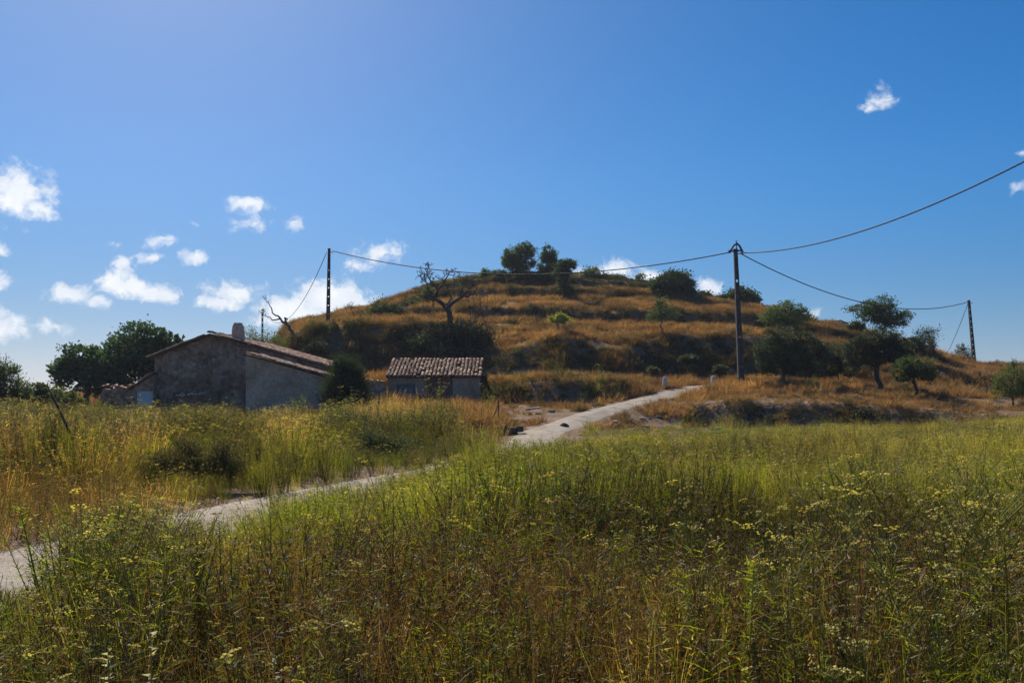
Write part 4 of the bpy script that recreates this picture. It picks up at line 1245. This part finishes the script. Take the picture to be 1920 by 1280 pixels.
def blade(mb, p, dirv, ln, w, c, bend=.3, rng=None, seg=2):
    p, dirv = Vector(p), Vector(dirv).normalized()
    s = dirv.cross(Vector(rng.normal(size=3))).normalized() * w * .5
    v, f = [], []
    for i in range(seg):
        t = i / seg
        q = p + dirv * ln * t + Vector((dirv.x, dirv.y, -.5)) * bend * ln * t * t
        v += [q - s * (1 - t * .5), q + s * (1 - t * .5)]
        if i: f.append((2 * i - 2, 2 * i - 1, 2 * i + 1, 2 * i))
    v.append(p + dirv * ln + Vector((dirv.x, dirv.y, -.5)) * bend * ln)
    f.append((2 * seg - 2, 2 * seg - 1, 2 * seg))
    mb.add(v, f, c)


def umbel(mb, p, ax, r, c, cs, rng, n=10):
    ax = Vector(ax).normalized()
    for k in range(n):
        a = rng.uniform(0, 6.28); q = math.sqrt(rng.uniform(.1, 1))
        u = ax.cross(Vector((math.cos(a), math.sin(a), .3))).normalized()
        e = Vector(p) + ax * r * .75 * (1 - .25 * q) + u * r * q
        s = u.cross(ax).normalized() * .0015
        mb.add([Vector(p) - s, Vector(p) + s, e], [(0, 1, 2)], cs)
        h = r * rng.uniform(.13, .22)
        u2 = ax.cross(u).normalized()
        cc = c_(c, 1, rng, .3)
        mb.add([e + u * h, e + u2 * h, e - u * h, e - u2 * h, e + ax * h * .8], [(0, 1, 4), (1, 2, 4), (2, 3, 4), (3, 0, 4)], cc)


def fennel(seed, stemc, flc, h=1.15, nb=7, leafc=GREEN, nleaf=46, fl=True, ur=.045):
    rng = np.random.default_rng(seed)
    mb = MB()
    lean = Vector((rng.normal() * .12, rng.normal() * .12, 1))
    pts = [Vector((0, 0, 0))]
    for i in range(5):
        pts.append(pts[-1] + (lean + Vector(rng.normal(size=3)) * .07).normalized() * h / 5)
    mb.tube(pts, [.0042, .004, .0036, .003, .0025, .0016], 3, stemc, False)
    tips = [(pts[-1], lean)]
    for k in range(nb):
        t = rng.uniform(.4, .95); i = int(t * 5); p = pts[i].lerp(pts[min(i + 1, 5)], t * 5 - i)
        a = rng.uniform(0, 6.28); el = rng.uniform(.9, 1.5)
        dv = Vector((math.cos(a), math.sin(a), el)).normalized()
        ln = h * rng.uniform(.18, .38)
        m_ = p + dv * ln * .5 + Vector((0, 0, .02)); e = p + dv * ln * .85 + Vector((0, 0, ln * .22))
        mb.tube([p, m_, e], [.0026, .0022, .0014], 3, c_(stemc, 1, rng), False)
        tips.append((e, e - m_))
    for e, dv in tips:
        if fl:
            umbel(mb, e, dv, ur * rng.uniform(.6, 1.25), flc, c_(stemc, 1, rng), rng, 9)
        else:
            for q in range(5):
                blade(mb, e, Vector(dv).normalized() + Vector(rng.normal(size=3)) * .8, .05, .006, c_(flc, 1, rng), .1, rng, 1)
    for k in range(nleaf):
        t = rng.uniform(.05, .9) ; i = int(t * 5); p = pts[i].lerp(pts[i + 1], t * 5 - i)
        dv = Vector((rng.normal(), rng.normal(), rng.uniform(.2, 1.3)))
        blade(mb, p, dv, rng.uniform(.08, .24) * (1.15 - t * .6), .006, c_(leafc, 1, rng, .35), .3, rng, 2)
    return mb


def leafy_weed(seed, stemc, leafc, h=.8, ns=7, nl=46, lw=.008, ll=.05):
    rng = np.random.default_rng(seed)
    mb = MB()
    for s in range(ns):
        a = rng.uniform(0, 6.28); r = rng.uniform(0, .12); hh = h * rng.uniform(.65, 1.1)
        p0 = Vector((math.cos(a) * r, math.sin(a) * r, 0))
        dv = Vector((math.cos(a) * .22, math.sin(a) * .22, 1)) + Vector(rng.normal(size=3)) * .06
        p1 = p0 + dv * hh * .5; p2 = p1 + (dv + Vector((0, 0, .2))).normalized() * hh * .5
        mb.tube([p0, p1, p2], [.006, .0045, .002], 3, c_(stemc, 1, rng), False)
        for k in range(nl):
            t = rng.uniform(.2, 1) ** .8
            p = p0.lerp(p1, t * 2) if t < .5 else p1.lerp(p2, t * 2 - 1)
            blade(mb, p, Vector((rng.normal(), rng.normal(), rng.uniform(.5, 1.9))), ll * rng.uniform(.6, 1.4), lw, c_(leafc, .75 + .5 * t, rng, .3), .25, rng, 1)
    return mb


def tuft(seed, cols, h=.6, n=34, w=.007, spread=.35, heads=.3, hc=None, base=.09):
    rng = np.random.default_rng(seed)
    mb = MB()
    for k in range(n):
        a = rng.uniform(0, 6.28); r = base * math.sqrt(rng.uniform(0, 1))
        p = Vector((math.cos(a) * r, math.sin(a) * r, 0))
        dv = Vector((math.cos(a) * spread * rng.uniform(0, 1.4), math.sin(a) * spread * rng.uniform(0, 1.4), 1)) + Vector(rng.normal(size=3)) * .1
        ln = h * rng.uniform(.45, 1.1)
        c = c_(cols[rng.integers(len(cols))], 1, rng, .3)
        blade(mb, p, dv, ln, w, c, rng.uniform(.05, .35), rng, 3)
        if rng.random() < heads:
            e = p + dv.normalized() * ln * .95
            for q in range(5):
                blade(mb, e - dv.normalized() * ln * .05 * q, dv.normalized() + Vector(rng.normal(size=3)) * .45, .045, .008, c_(hc or cols[0], 1.15, rng), .5, rng, 1)
    return mb


def scrub(seed, leafc, r=.3, h=.4, n=260, ls=.06):
    rng = np.random.default_rng(seed)
    mb = MB()
    for k in range(9):
        a = rng.uniform(0, 6.28)
        mb.tube([(0, 0, 0), (math.cos(a) * r * .5, math.sin(a) * r * .5, h * .5), (math.cos(a) * r * .8, math.sin(a) * r * .8, h * rng.uniform(.6, .95))], [.012, .008, .004], 3, BROWN, False)
    for k in range(n):
        v = Vector(rng.normal(size=3)).normalized() * rng.uniform(.5, 1.0)
        p = Vector((v.x * r, v.y * r, abs(v.z) * h))
        blade(mb, p, v + Vector((0, 0, .5)) + Vector(rng.normal(size=3)) * .4, ls * rng.uniform(.6, 1.5), ls * .4, c_(leafc, 1, rng, .35), .1, rng, 1)
    return mb


def make_group(name, group):
    ng = bpy.data.node_groups.new(name, 'GeometryNodeTree')
    ng.interface.new_socket('Geometry', in_out='INPUT', socket_type='NodeSocketGeometry')
    ng.interface.new_socket('Geometry', in_out='OUTPUT', socket_type='NodeSocketGeometry')
    gi, go = ng.nodes.new('NodeGroupInput'), ng.nodes.new('NodeGroupOutput')
    ci = ng.nodes.new('GeometryNodeCollectionInfo')
    ci.inputs['Collection'].default_value = group
    ci.inputs['Separate Children'].default_value = True
    ci.inputs['Reset Children'].default_value = True
    ip = ng.nodes.new('GeometryNodeInstanceOnPoints')
    ip.inputs['Pick Instance'].default_value = True
    for at, typ, sk in (('pick', 'INT', 'Instance Index'), ('rot', 'FLOAT_VECTOR', 'Rotation'), ('scl', 'FLOAT_VECTOR', 'Scale')):
        na = ng.nodes.new('GeometryNodeInputNamedAttribute'); na.data_type = typ
        na.inputs['Name'].default_value = at
        ng.links.new(na.outputs['Attribute'], ip.inputs[sk])
    ng.links.new(gi.outputs[0], ip.inputs['Points'])
    ng.links.new(ci.outputs[0], ip.inputs['Instance'])
    ng.links.new(ip.outputs[0], go.inputs[0])
    return ng


def scatter(name, label, cat, protos, pos, pick, scl, tint, rng, lean=.09):
    coll = bpy.data.collections.new(name + '_kinds')
    for i, mb in enumerate(protos):
        o = bpy.data.objects.new('%s_kind_%02d' % (name, i), mb.mesh(name + '_kind', M_GRASS))
        coll.objects.link(o)
    n = len(pos)
    m = bpy.data.meshes.new(name)
    m.vertices.add(n)
    m.vertices.foreach_set('co', np.asarray(pos, np.float32).ravel())
    rot = np.stack([rng.normal(size=n) * lean, rng.normal(size=n) * lean, rng.uniform(0, 6.283, n)], 1).astype(np.float32)
    a = m.attributes.new('rot', 'FLOAT_VECTOR', 'POINT'); a.data.foreach_set('vector', rot.ravel())
    a = m.attributes.new('scl', 'FLOAT_VECTOR', 'POINT'); a.data.foreach_set('vector', np.asarray(scl, np.float32).ravel())
    a = m.attributes.new('tint', 'FLOAT_VECTOR', 'POINT'); a.data.foreach_set('vector', np.asarray(tint, np.float32).ravel())
    a = m.attributes.new('pick', 'INT', 'POINT'); a.data.foreach_set('value', np.asarray(pick, np.int32))
    m.update()
    o = link(name, m)
    md = o.modifiers.new('scatter', 'NODES')
    md.node_group = make_group(name, coll)
    tag(o, label, cat, kind='stuff')
    return o


def sample_area(rng, dens, d0, d1, m0=-260, m1=2180):
    """random ground points with roughly dens per m2 between the distances d0 and d1"""
    um, uM = (m0 - HX) / F0, (m1 - HX) / F0
    area = (uM - um) * (d1 * d1 - d0 * d0) / 2
    n = int(area * dens)
    d = np.sqrt(rng.uniform(d0 * d0, d1 * d1, n))
    u = rng.uniform(um, uM, n)
    return u * d, d, u * F0 + HX


def in_buildings(x, y, m=.15):
    r = np.zeros(x.shape, bool)
    for (a, b, c, d) in ((-20.1, -10.3, 48, 59), (-13.9, -9.7, 44.4, 48), (-23, -19.8, 47.3, 50.6), (-7.6, -1.9, 51.9, 55.1), (-9.4, -7.6, 51.5, 52), (-18.4, -16.7, 45.9, 46.4)):
        r |= (x > a - m) & (x < b + m) & (y > c - m) & (y < d + m)
    return r


def meadow():
    rng = np.random.default_rng(77)
    kinds = {
        'fen': [fennel(i, STEMG, YEL, 1.0 + .06 * i, 6 + i % 3) for i in range(4)],
        'fendry': [fennel(20 + i, STEMY, (.26, .20, .06), 1.05, 7, (.16, .14, .045), 40) for i in range(3)],
        'weed': [leafy_weed(40 + i, STEMG, GREEN, .75 + .05 * i) for i in range(4)],
        'dark': [leafy_weed(50 + i, BROWN, (.08, .095, .016), .8, 9, 46) for i in range(3)],
        'brown': [fennel(60 + i, BROWN, (.12, .075, .04), .85, 9, (.15, .10, .05), 34, fl=False) for i in range(4)],
        'straw': [tuft(70 + i, [STRAW, (.25, .17, .075), (.20, .15, .07)], .7, 36, .006, .3, .4) for i in range(4)],
        'grass': [tuft(80 + i, [(.23, .23, .035), (.18, .20, .02), (.33, .25, .085)], .55, 34, .007, .35, .15) for i in range(4)],
        'feather': [tuft(100 + i, [(.34, .32, .06), (.27, .275, .035), (.40, .35, .11), (.22, .235, .025)], .95, 64, .0036, .16, .25, (.36, .31, .10), base=.16) for i in range(4)],
        'green': [tuft(170 + i, [(.19, .225, .016), (.155, .19, .014), (.25, .25, .035)], .9, 60, .0042, .18, .1, base=.15) for i in range(3)],
        'stalk': [tuft(180 + i, [(.17, .105, .05), (.12, .072, .038), (.22, .15, .068)], .85, 44, .0036, .16, .5, (.12, .07, .035), base=.14) for i in range(3)],
        'low': [tuft(90 + i, [(.20, .145, .06), (.13, .105, .03), (.12, .13, .025)], .28, 46, .009, .7, 0, base=.2) for i in range(3)],
    }
    protos, rngs, hts = [], {}, []
    for k, l in kinds.items():
        rngs[k] = (len(protos), len(l))
        for mb in l:
            protos.append(mb); hts.append(max(v[2] for v in mb.v))
    hts = np.array(hts)
    X, Y, PX = [], [], []
    for dens, d0, d1 in ((50, 2.0, 7), (32, 7, 14), (20, 14, 25), (13, 25, 48)):
        x, y, p = sample_area(rng, dens, d0, d1)
        X.append(x); Y.append(y); PX.append(p)
    x, y, px = map(np.concatenate, (X, Y, PX))
    td, side = track_dist(x, y)
    right = side > 0
    b0 = np.interp(px, _pxs, _KD[:, 3])
    keep = (np.where(right, y < b0 - .4, y < 47.0)) & ~in_buildings(x, y, .25)
    keep &= (td > .85 + .5 * vnoise(x * 1.1, y * 1.1, 5)) | (rng.random(len(x)) < .02) | ((td < .22) & (rng.random(len(x)) < .3))
    keep &= ~((px > 950) & (y > 37) & ~right) & ~((px > 860) & (y > 33) & (td < 3.2) & ~right) & ~((px > 870) & (px < 1000) & (y > 36.2))
    keep &= ~((px > 985) & (px < 1090) & (y > 31.5) & (td < 2.6))
    # bare gaps in the near field
    gap = fbm(x / 1.5, y / 1.5, 91, 3)
    keep &= ~((gap > .42) & (y < 14) & right & (rng.random(len(x)) < .8))
    x, y, px, td, right = x[keep], y[keep], px[keep], td[keep], right[keep]
    n = len(x)
    gzv = ground(x, y)
    # what grows where
    names = list(kinds)
    W = np.zeros((n, len(names)))
    ix = {k: i for i, k in enumerate(names)}
    p1, p2, p3 = fbm(x / 3.2, y / 3.2, 201, 3), fbm(x / 2.4, y / 2.4, 211, 3), fbm(x / 4.5, y / 4.5, 221, 3)

    def setw(mask, **kw):
        for k in names:
            W[mask, ix[k]] = kw.get(k, 0)
    far = right & (y > 11)
    setw(far, fen=.09, fendry=.08, weed=.2, dark=.04, brown=.03, straw=.04, grass=.1, feather=.2, green=.26)
    near = right & (y <= 11)
    setw(near, fen=.2, fendry=.08, weed=.12, dark=.2, brown=.08, straw=.04, grass=.08, low=.05, feather=.03, green=.09, stalk=.16)
    mid = near & (px > 780) & (px < 1360) & (y > 4.5)
    setw(mid, fen=.06, fendry=.02, weed=.2, dark=.44, brown=.06, straw=.02, grass=.05, low=.03, green=.12, stalk=.1)
    left = ~right
    setw(left, fen=.2, fendry=.16, weed=.13, dark=.13, brown=.1, straw=.1, feather=.05, green=.06, stalk=.16)
    W[:, ix['stalk']] *= np.clip(1 + 4 * p1, .05, 4); W[:, ix['green']] *= np.clip(1 - 3.5 * p1, .1, 4); W[:, ix['brown']] *= np.clip(1 + 3.5 * p1, .1, 4); W[:, ix['weed']] *= np.clip(1 - 2.5 * p1 + p2, .15, 4)
    W[:, ix['straw']] *= np.clip(1 + 4 * p2, .05, 5); W[:, ix['fen']] *= np.clip(1 + 3 * p3, .1, 4); W[:, ix['dark']] *= np.clip(1 - 4 * p2, .05, 5)

    def ell(cx, cd, rx, rd):
        return np.clip(1 - np.hypot((px - cx) / rx, (y - cd) / rd), 0, 1) > 0
    setw(ell(530, 29, 75, 8) & left, straw=.8, fendry=.15, grass=.05)
    setw(ell(370, 23, 90, 4.5) & left, dark=.55, brown=.3, fen=.1)
    setw(ell(720, 28, 130, 7) & left, weed=.3, fen=.2, dark=.25, green=.15, stalk=.1)
    setw(ell(730, 40, 70, 7) & left, straw=.75, fendry=.25)
    setw(ell(30, 24, 90, 8) & left, straw=.5, fendry=.35, brown=.1)
    setw(ell(250, 24, 90, 5) & left, straw=.25, brown=.5, fendry=.2)
    m = far & (px > 1350); W[m, ix['fendry']] *= 1.8; W[m, ix['feather']] *= 1 + 4 * sstep(1350, 1800, px[m]); W[m, ix['straw']] *= 1.4
    m = ell(1520, 17, 70, 4); W[m, ix['straw']] += .6
    m = ell(920, 10, 60, 1.8); W[m, ix['straw']] += .3
    setw(right & (px > 485) & (px < 1000) & (td < 4.5) & (y > 8), fen=.12, green=.4, feather=.2, weed=.2, stalk=.08)
    setw(right & (px < 345) & (px > 70) & (td < 3.2), fen=.36, fendry=.12, brown=.14, green=.06, stalk=.16, weed=.16)
    W /= W.sum(1)[:, None]
    cum = W.cumsum(1)
    kind = (rng.random(n)[:, None] > cum).sum(1).clip(0, len(names) - 1)
    st = np.array([rngs[k][0] for k in names]); ct = np.array([rngs[k][1] for k in names])
    pick = st[kind] + rng.integers(0, 100, n) % ct[kind]
    ht = hts[pick]
    s = rng.uniform(.6, 1.08, n)
    s *= np.where(y < 4, .75, 1) * np.clip(1 + .75 * fbm(x / 1.8, y / 1.8, 511, 3), .5, 1.4)
    verge = right & (px < 340) & (px > 60) & (td < 3.2)
    s = np.where(verge, np.maximum(s, .85) * 1.2, s)
    s = np.where(right & (px > 485) & (px < 1000) & (td < 5), np.maximum(s, .85) * 1.15, s)
    s = np.where(~right & (y > 34), s * 1.3, s)
    clumps = fbm(x / 1.3, y / 1.3, 541, 2)
    s = np.where(~right & (y > 15), s * np.clip(1 + 1.3 * clumps, .55, 1.8), s)
    s = np.where(~right & (kind == ix['straw']), s * 1.35, s)
    # how tall the growth is from place to place: low along the near verge of the track, low towards the dip
    cap_r = np.interp(px, [-300, 0, 85, 130, 250, 345, 440, 500, 600, 750, 860, 900, 1000, 1200, 1500, 1700, 1920, 2200], [1000, 1110, 1060, 935, 905, 962, 972, 918, 901, 878, 841, 814, 814, 808, 797, 789, 777, 768])
    cap_l = np.interp(px, [-300, 0, 100, 250, 300, 460, 560, 620, 700, 760, 850, 900, 960, 1000], [738, 744, 746, 754, 758, 762, 760, 756, 745, 741, 754, 768, 788, 812])
    cap_l = cap_l + 26 * fbm(px / 38, y / 6, 551, 3)
    line = np.where(right, cap_r, cap_l) + np.abs(rng.normal(size=n)) * np.where(right & (px < 870), 15, 12)
    line = line + np.where(right & (px < 870), 34, 18) * fbm(px / 45, y / 1.5, 501, 3)
    q1 = np.hypot((px - 375) / 130, (y - 15.4) / 2.4); q2 = np.hypot((px - 700) / 160, (y - 20.8) / 2.4)
    lim = .8 + 1.1 * np.clip(np.minimum(q1, q2) - .45 + .5 * fbm(x, y, 521, 2), 0, 2)
    s = np.where(~right, np.minimum(s, np.maximum(lim, .72)), s)
    s = np.where(~right, s * np.clip((td - .8) / 2.6 + .7 * fbm(x * 1.3, y * 1.3, 531, 2), .68, 1), s)
    exc = rng.random(n) < .05
    line = line - exc * rng.uniform(5, 40, n)
    maxh = (ZC - (line - HY) * y / F0 - gzv)
    s = np.minimum(s, np.clip(maxh / ht, .12, 3))
    thin = ((s < .3) | (td < .75)) & (kind != ix['low'])
    pick[thin] = st[ix['low']] + rng.integers(0, ct[ix['low']], thin.sum())
    s = np.where(thin, np.maximum(s, .6) * rng.uniform(.6, 1, n), s)
    far_w = np.clip(y / 16, 1, 2.2)          # broader, fuller plants where the field closes up
    scl = np.stack([s * far_w ** .5 * rng.uniform(.9, 1.3, n), s * far_w ** .5 * rng.uniform(.9, 1.3, n), s * rng.uniform(.92, 1.0, n)], 1)
    k = 1 + .8 * fbm(x / 3.5, y / 3.5, 301, 4)
    warm = fbm(x / 7, y / 7, 311, 2)
    k = np.where(right, k, 1 + 1.2 * fbm(x / 1.6, y / 2.2, 561, 3)).clip(.45, 1.7)
    tint = np.stack([k * (1 + .35 * warm), k * (1 + .05 * warm), k * (1 - .3 * warm)], 1) * rng.uniform(.8, 1.2, n)[:, None]
    pos = np.stack([x, y, gzv - .01], 1)
    L_ = y > 0
    for nm, lb, cat, sel in (('meadow_weeds', 'dense green and brown meadow weeds with yellow flower heads right of the track', 'meadow', right),
                             ('verge_weeds', 'tall golden and green weeds between the track and the farmhouse', 'meadow', ~right)):
        scatter(nm, lb, cat, protos, pos[sel], pick[sel], scl[sel], tint[sel], rng)


def hill_plants():
    rng = np.random.default_rng(99)
    OR, OR2, TAN = (.262, .136, .073), (.19, .099, .055), (.33, .203, .118)
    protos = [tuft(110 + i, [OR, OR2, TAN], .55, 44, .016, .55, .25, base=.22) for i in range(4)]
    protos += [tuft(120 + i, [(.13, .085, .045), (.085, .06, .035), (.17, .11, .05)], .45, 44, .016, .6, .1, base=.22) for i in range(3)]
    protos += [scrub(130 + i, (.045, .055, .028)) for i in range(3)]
    protos += [scrub(140 + i, (.085, .10, .04), .28, .42) for i in range(2)]
    protos += [fennel(150 + i, STEMG, (.3, .27, .08), .9, 7) for i in range(2)]
    x, y, px = sample_area(rng, 11, 36, 119, -250, 2180)
    td, side = track_dist(x, y)
    b0 = np.interp(px, _pxs, _KD[:, 3]); crest = np.interp(px, _pxs, _KD[:, 15])
    keep = (td > 1.1 + .5 * vnoise(x, y, 4)) & ~in_buildings(x, y, .1) & (y < crest + 5)
    keep &= np.where(side > 0, y > b0 - .6, (y > 47) | ((px > 940) & (y > 37)) | ((px > 860) & (y > 34.5)))
    x, y, px, td = x[keep], y[keep], px[keep], td[keep]
    z = ground(x, y)
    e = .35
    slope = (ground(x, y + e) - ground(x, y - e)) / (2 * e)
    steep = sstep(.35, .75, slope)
    n = len(x)
    ex = np.where((steep > .25))[0]
    xe, ye = x[ex] + rng.uniform(-.3, .3, len(ex)), y[ex] + rng.uniform(-.3, .3, len(ex))
    tde, _ = track_dist(xe, ye)
    kx = (tde > 1.1) & ~in_buildings(xe, ye, .1)
    x, y, px, steep = np.concatenate([x, xe[kx]]), np.concatenate([y, ye[kx]]), np.concatenate([px, px[ex][kx]]), np.concatenate([steep, steep[ex][kx]])
    z = ground(x, y); n = len(x)
    pn = fbm(x / 5, y / 5, 401, 3)
    # bare patches of earth
    bare = (fbm(x / 2.2, y / 2.2, 411, 3) > .22) | ((np.hypot((px - 1010) / 70, (y - 46) / 3.5) < 1) & (rng.random(n) < .7))
    k2 = ~(bare & (steep < .3))
    x, y, px, z, steep, pn = x[k2], y[k2], px[k2], z[k2], steep[k2], pn[k2]
    n = len(x)
    u = rng.random(n)
    top = sstep(97, 104, y) * ((px > 780) & (px < 1260))
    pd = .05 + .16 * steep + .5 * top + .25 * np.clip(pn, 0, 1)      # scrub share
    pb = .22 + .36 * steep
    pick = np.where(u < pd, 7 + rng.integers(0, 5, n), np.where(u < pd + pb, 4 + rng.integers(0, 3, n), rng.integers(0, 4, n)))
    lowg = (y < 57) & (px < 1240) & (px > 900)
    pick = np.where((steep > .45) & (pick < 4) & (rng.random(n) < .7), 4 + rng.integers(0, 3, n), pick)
    pick = np.where(lowg & (rng.random(n) < .12), 10 + rng.integers(0, 4, n), pick)
    s = rng.uniform(.55, 1.2, n) * np.where(pick > 6, rng.uniform(.6, 1.5, n), 1)
    s *= np.where((y < 52) & (px > 930), .7, 1) * np.where((y < 52.1) & (px > 640) & (px < 925), 1.4, 1)
    kk = 1 + .9 * fbm(x / 2.6, y / 2.6, 421, 3)
    tint = np.stack([kk, kk * (1 + .12 * pn), kk * (1 + .2 * pn)], 1) * rng.uniform(.8, 1.2, n)[:, None]
    s *= np.clip(1 + .9 * fbm(x / 1.6, y / 1.6, 431, 2), .5, 1.7)
    s *= np.where((pick > 6) & (steep[:] > .4), 1.0, 1)
    scl = np.stack([s * 1.25, s * 1.25, s * rng.uniform(.8, 1.1, n)], 1)
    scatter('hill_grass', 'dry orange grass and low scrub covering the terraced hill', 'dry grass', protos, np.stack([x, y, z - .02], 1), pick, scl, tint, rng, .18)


meadow()
hill_plants()


# ================================================================== a few plants that stand out in the foreground
def standout():
    spec = [(652, 4.3, 1150, 'bright yellow flower heads on a fennel stalk above bare straw', 7, .06), (1588, 4.0, 1192, 'yellow fennel flower cluster beside dark dry stalks', 8, .055),
            (372, 5.6, 985, 'tall fennel stalk with yellow umbels before the pale track', 9, .05)]
    for (px_, d_, y_, lb, sd, ur) in spec:
        rng = np.random.default_rng(sd)
        g = G(px_, d_)
        h = H(d_, y_) - g.z
        o = thing('fennel_plant', lb, 'wild fennel', g)
        st = MB()
        st.tube([(0, 0, -.03), (.01, 0, h * .35), (-.02, .01, h * .7), (0, 0, h * .93)], [.007, .006, .005, .003], 5, STEMG)
        tips = [Vector((0, 0, h * .93))]
        for k in range(6):
            a = rng.uniform(0, 6.28)
            p = Vector((0, 0, h * rng.uniform(.5, .8)))
            e = p + Vector((math.cos(a) * .12, math.sin(a) * .12, h * rng.uniform(.12, .3)))
            st.tube([p, p.lerp(e, .5) + Vector((0, 0, .02)), e], [.004, .003, .002], 4, STEMG); tips.append(e)
        st.build('stem', mat_static, o)
        for e in tips:
            fb = MB(); umbel(fb, e, (0, 0, 1), ur, (.52, .44, .10), STEMG, rng, 16); fb.build('flower_head', mat_static, o)
        lf = MB()
        for k in range(60):
            blade(lf, (0, 0, h * rng.uniform(.05, .7)), Vector((rng.normal(), rng.normal(), rng.uniform(.2, 1))), rng.uniform(.08, .2), .005, c_(GREEN, 1, rng), .3, rng, 2)
        lf.build('leaves', mat_static, o)
    for (px_, d_, y_, lb, sd) in [(203, 3.3, 1215, 'white flower spike, shorter one, low in the green weeds', 3), (282, 3.4, 1185, 'white flower spike, taller one, low in the green weeds', 4), (514, 3.6, 1235, 'pale seed spike among brown stalks', 5)]:
        rng = np.random.default_rng(sd)
        g = G(px_, d_); h = H(d_, y_) - g.z
        o = thing('white_flower_spike', lb, 'wild flower', g)
        st = MB(); st.tube([(0, 0, -.03), (.01, 0, h * .5), (.0, 0, h)], [.006, .005, .003], 5, STEMY); st.build('stem', mat_static, o)
        fl = MB()
        for k in range(26):
            t = rng.uniform(.72, 1.0)
            blade(fl, (0, 0, h * t), Vector((rng.normal(), rng.normal(), .4)), rng.uniform(.02, .04), .014, (.62, .60, .52), .1, rng, 1)
        fl.build('petals', mat_static, o)['kind'] = 'stuff'


mat_static = mat_plant('flower_plants', .4)
standout()


# ================================================================== thin haze volume, added to lift the shadows like lens veil
def build_haze():
    m, t = new_mat('veil_haze')
    out = nd(t, 'ShaderNodeOutputMaterial')
    v = nd(t, 'ShaderNodeVolumePrincipled')
    v.inputs['Density'].default_value = .00022
    v.inputs['Color'].default_value = (.80, .86, 1.0, 1)
    v.inputs['Anisotropy'].default_value = .3
    t.links.new(v.outputs[0], out.inputs['Volume'])
    b = MB(); b.box(-1900, 1900, -1900, 1900, -4.2, 27)
    o = b.build('haze', m)
    o['kind'] = 'stuff'


build_haze()
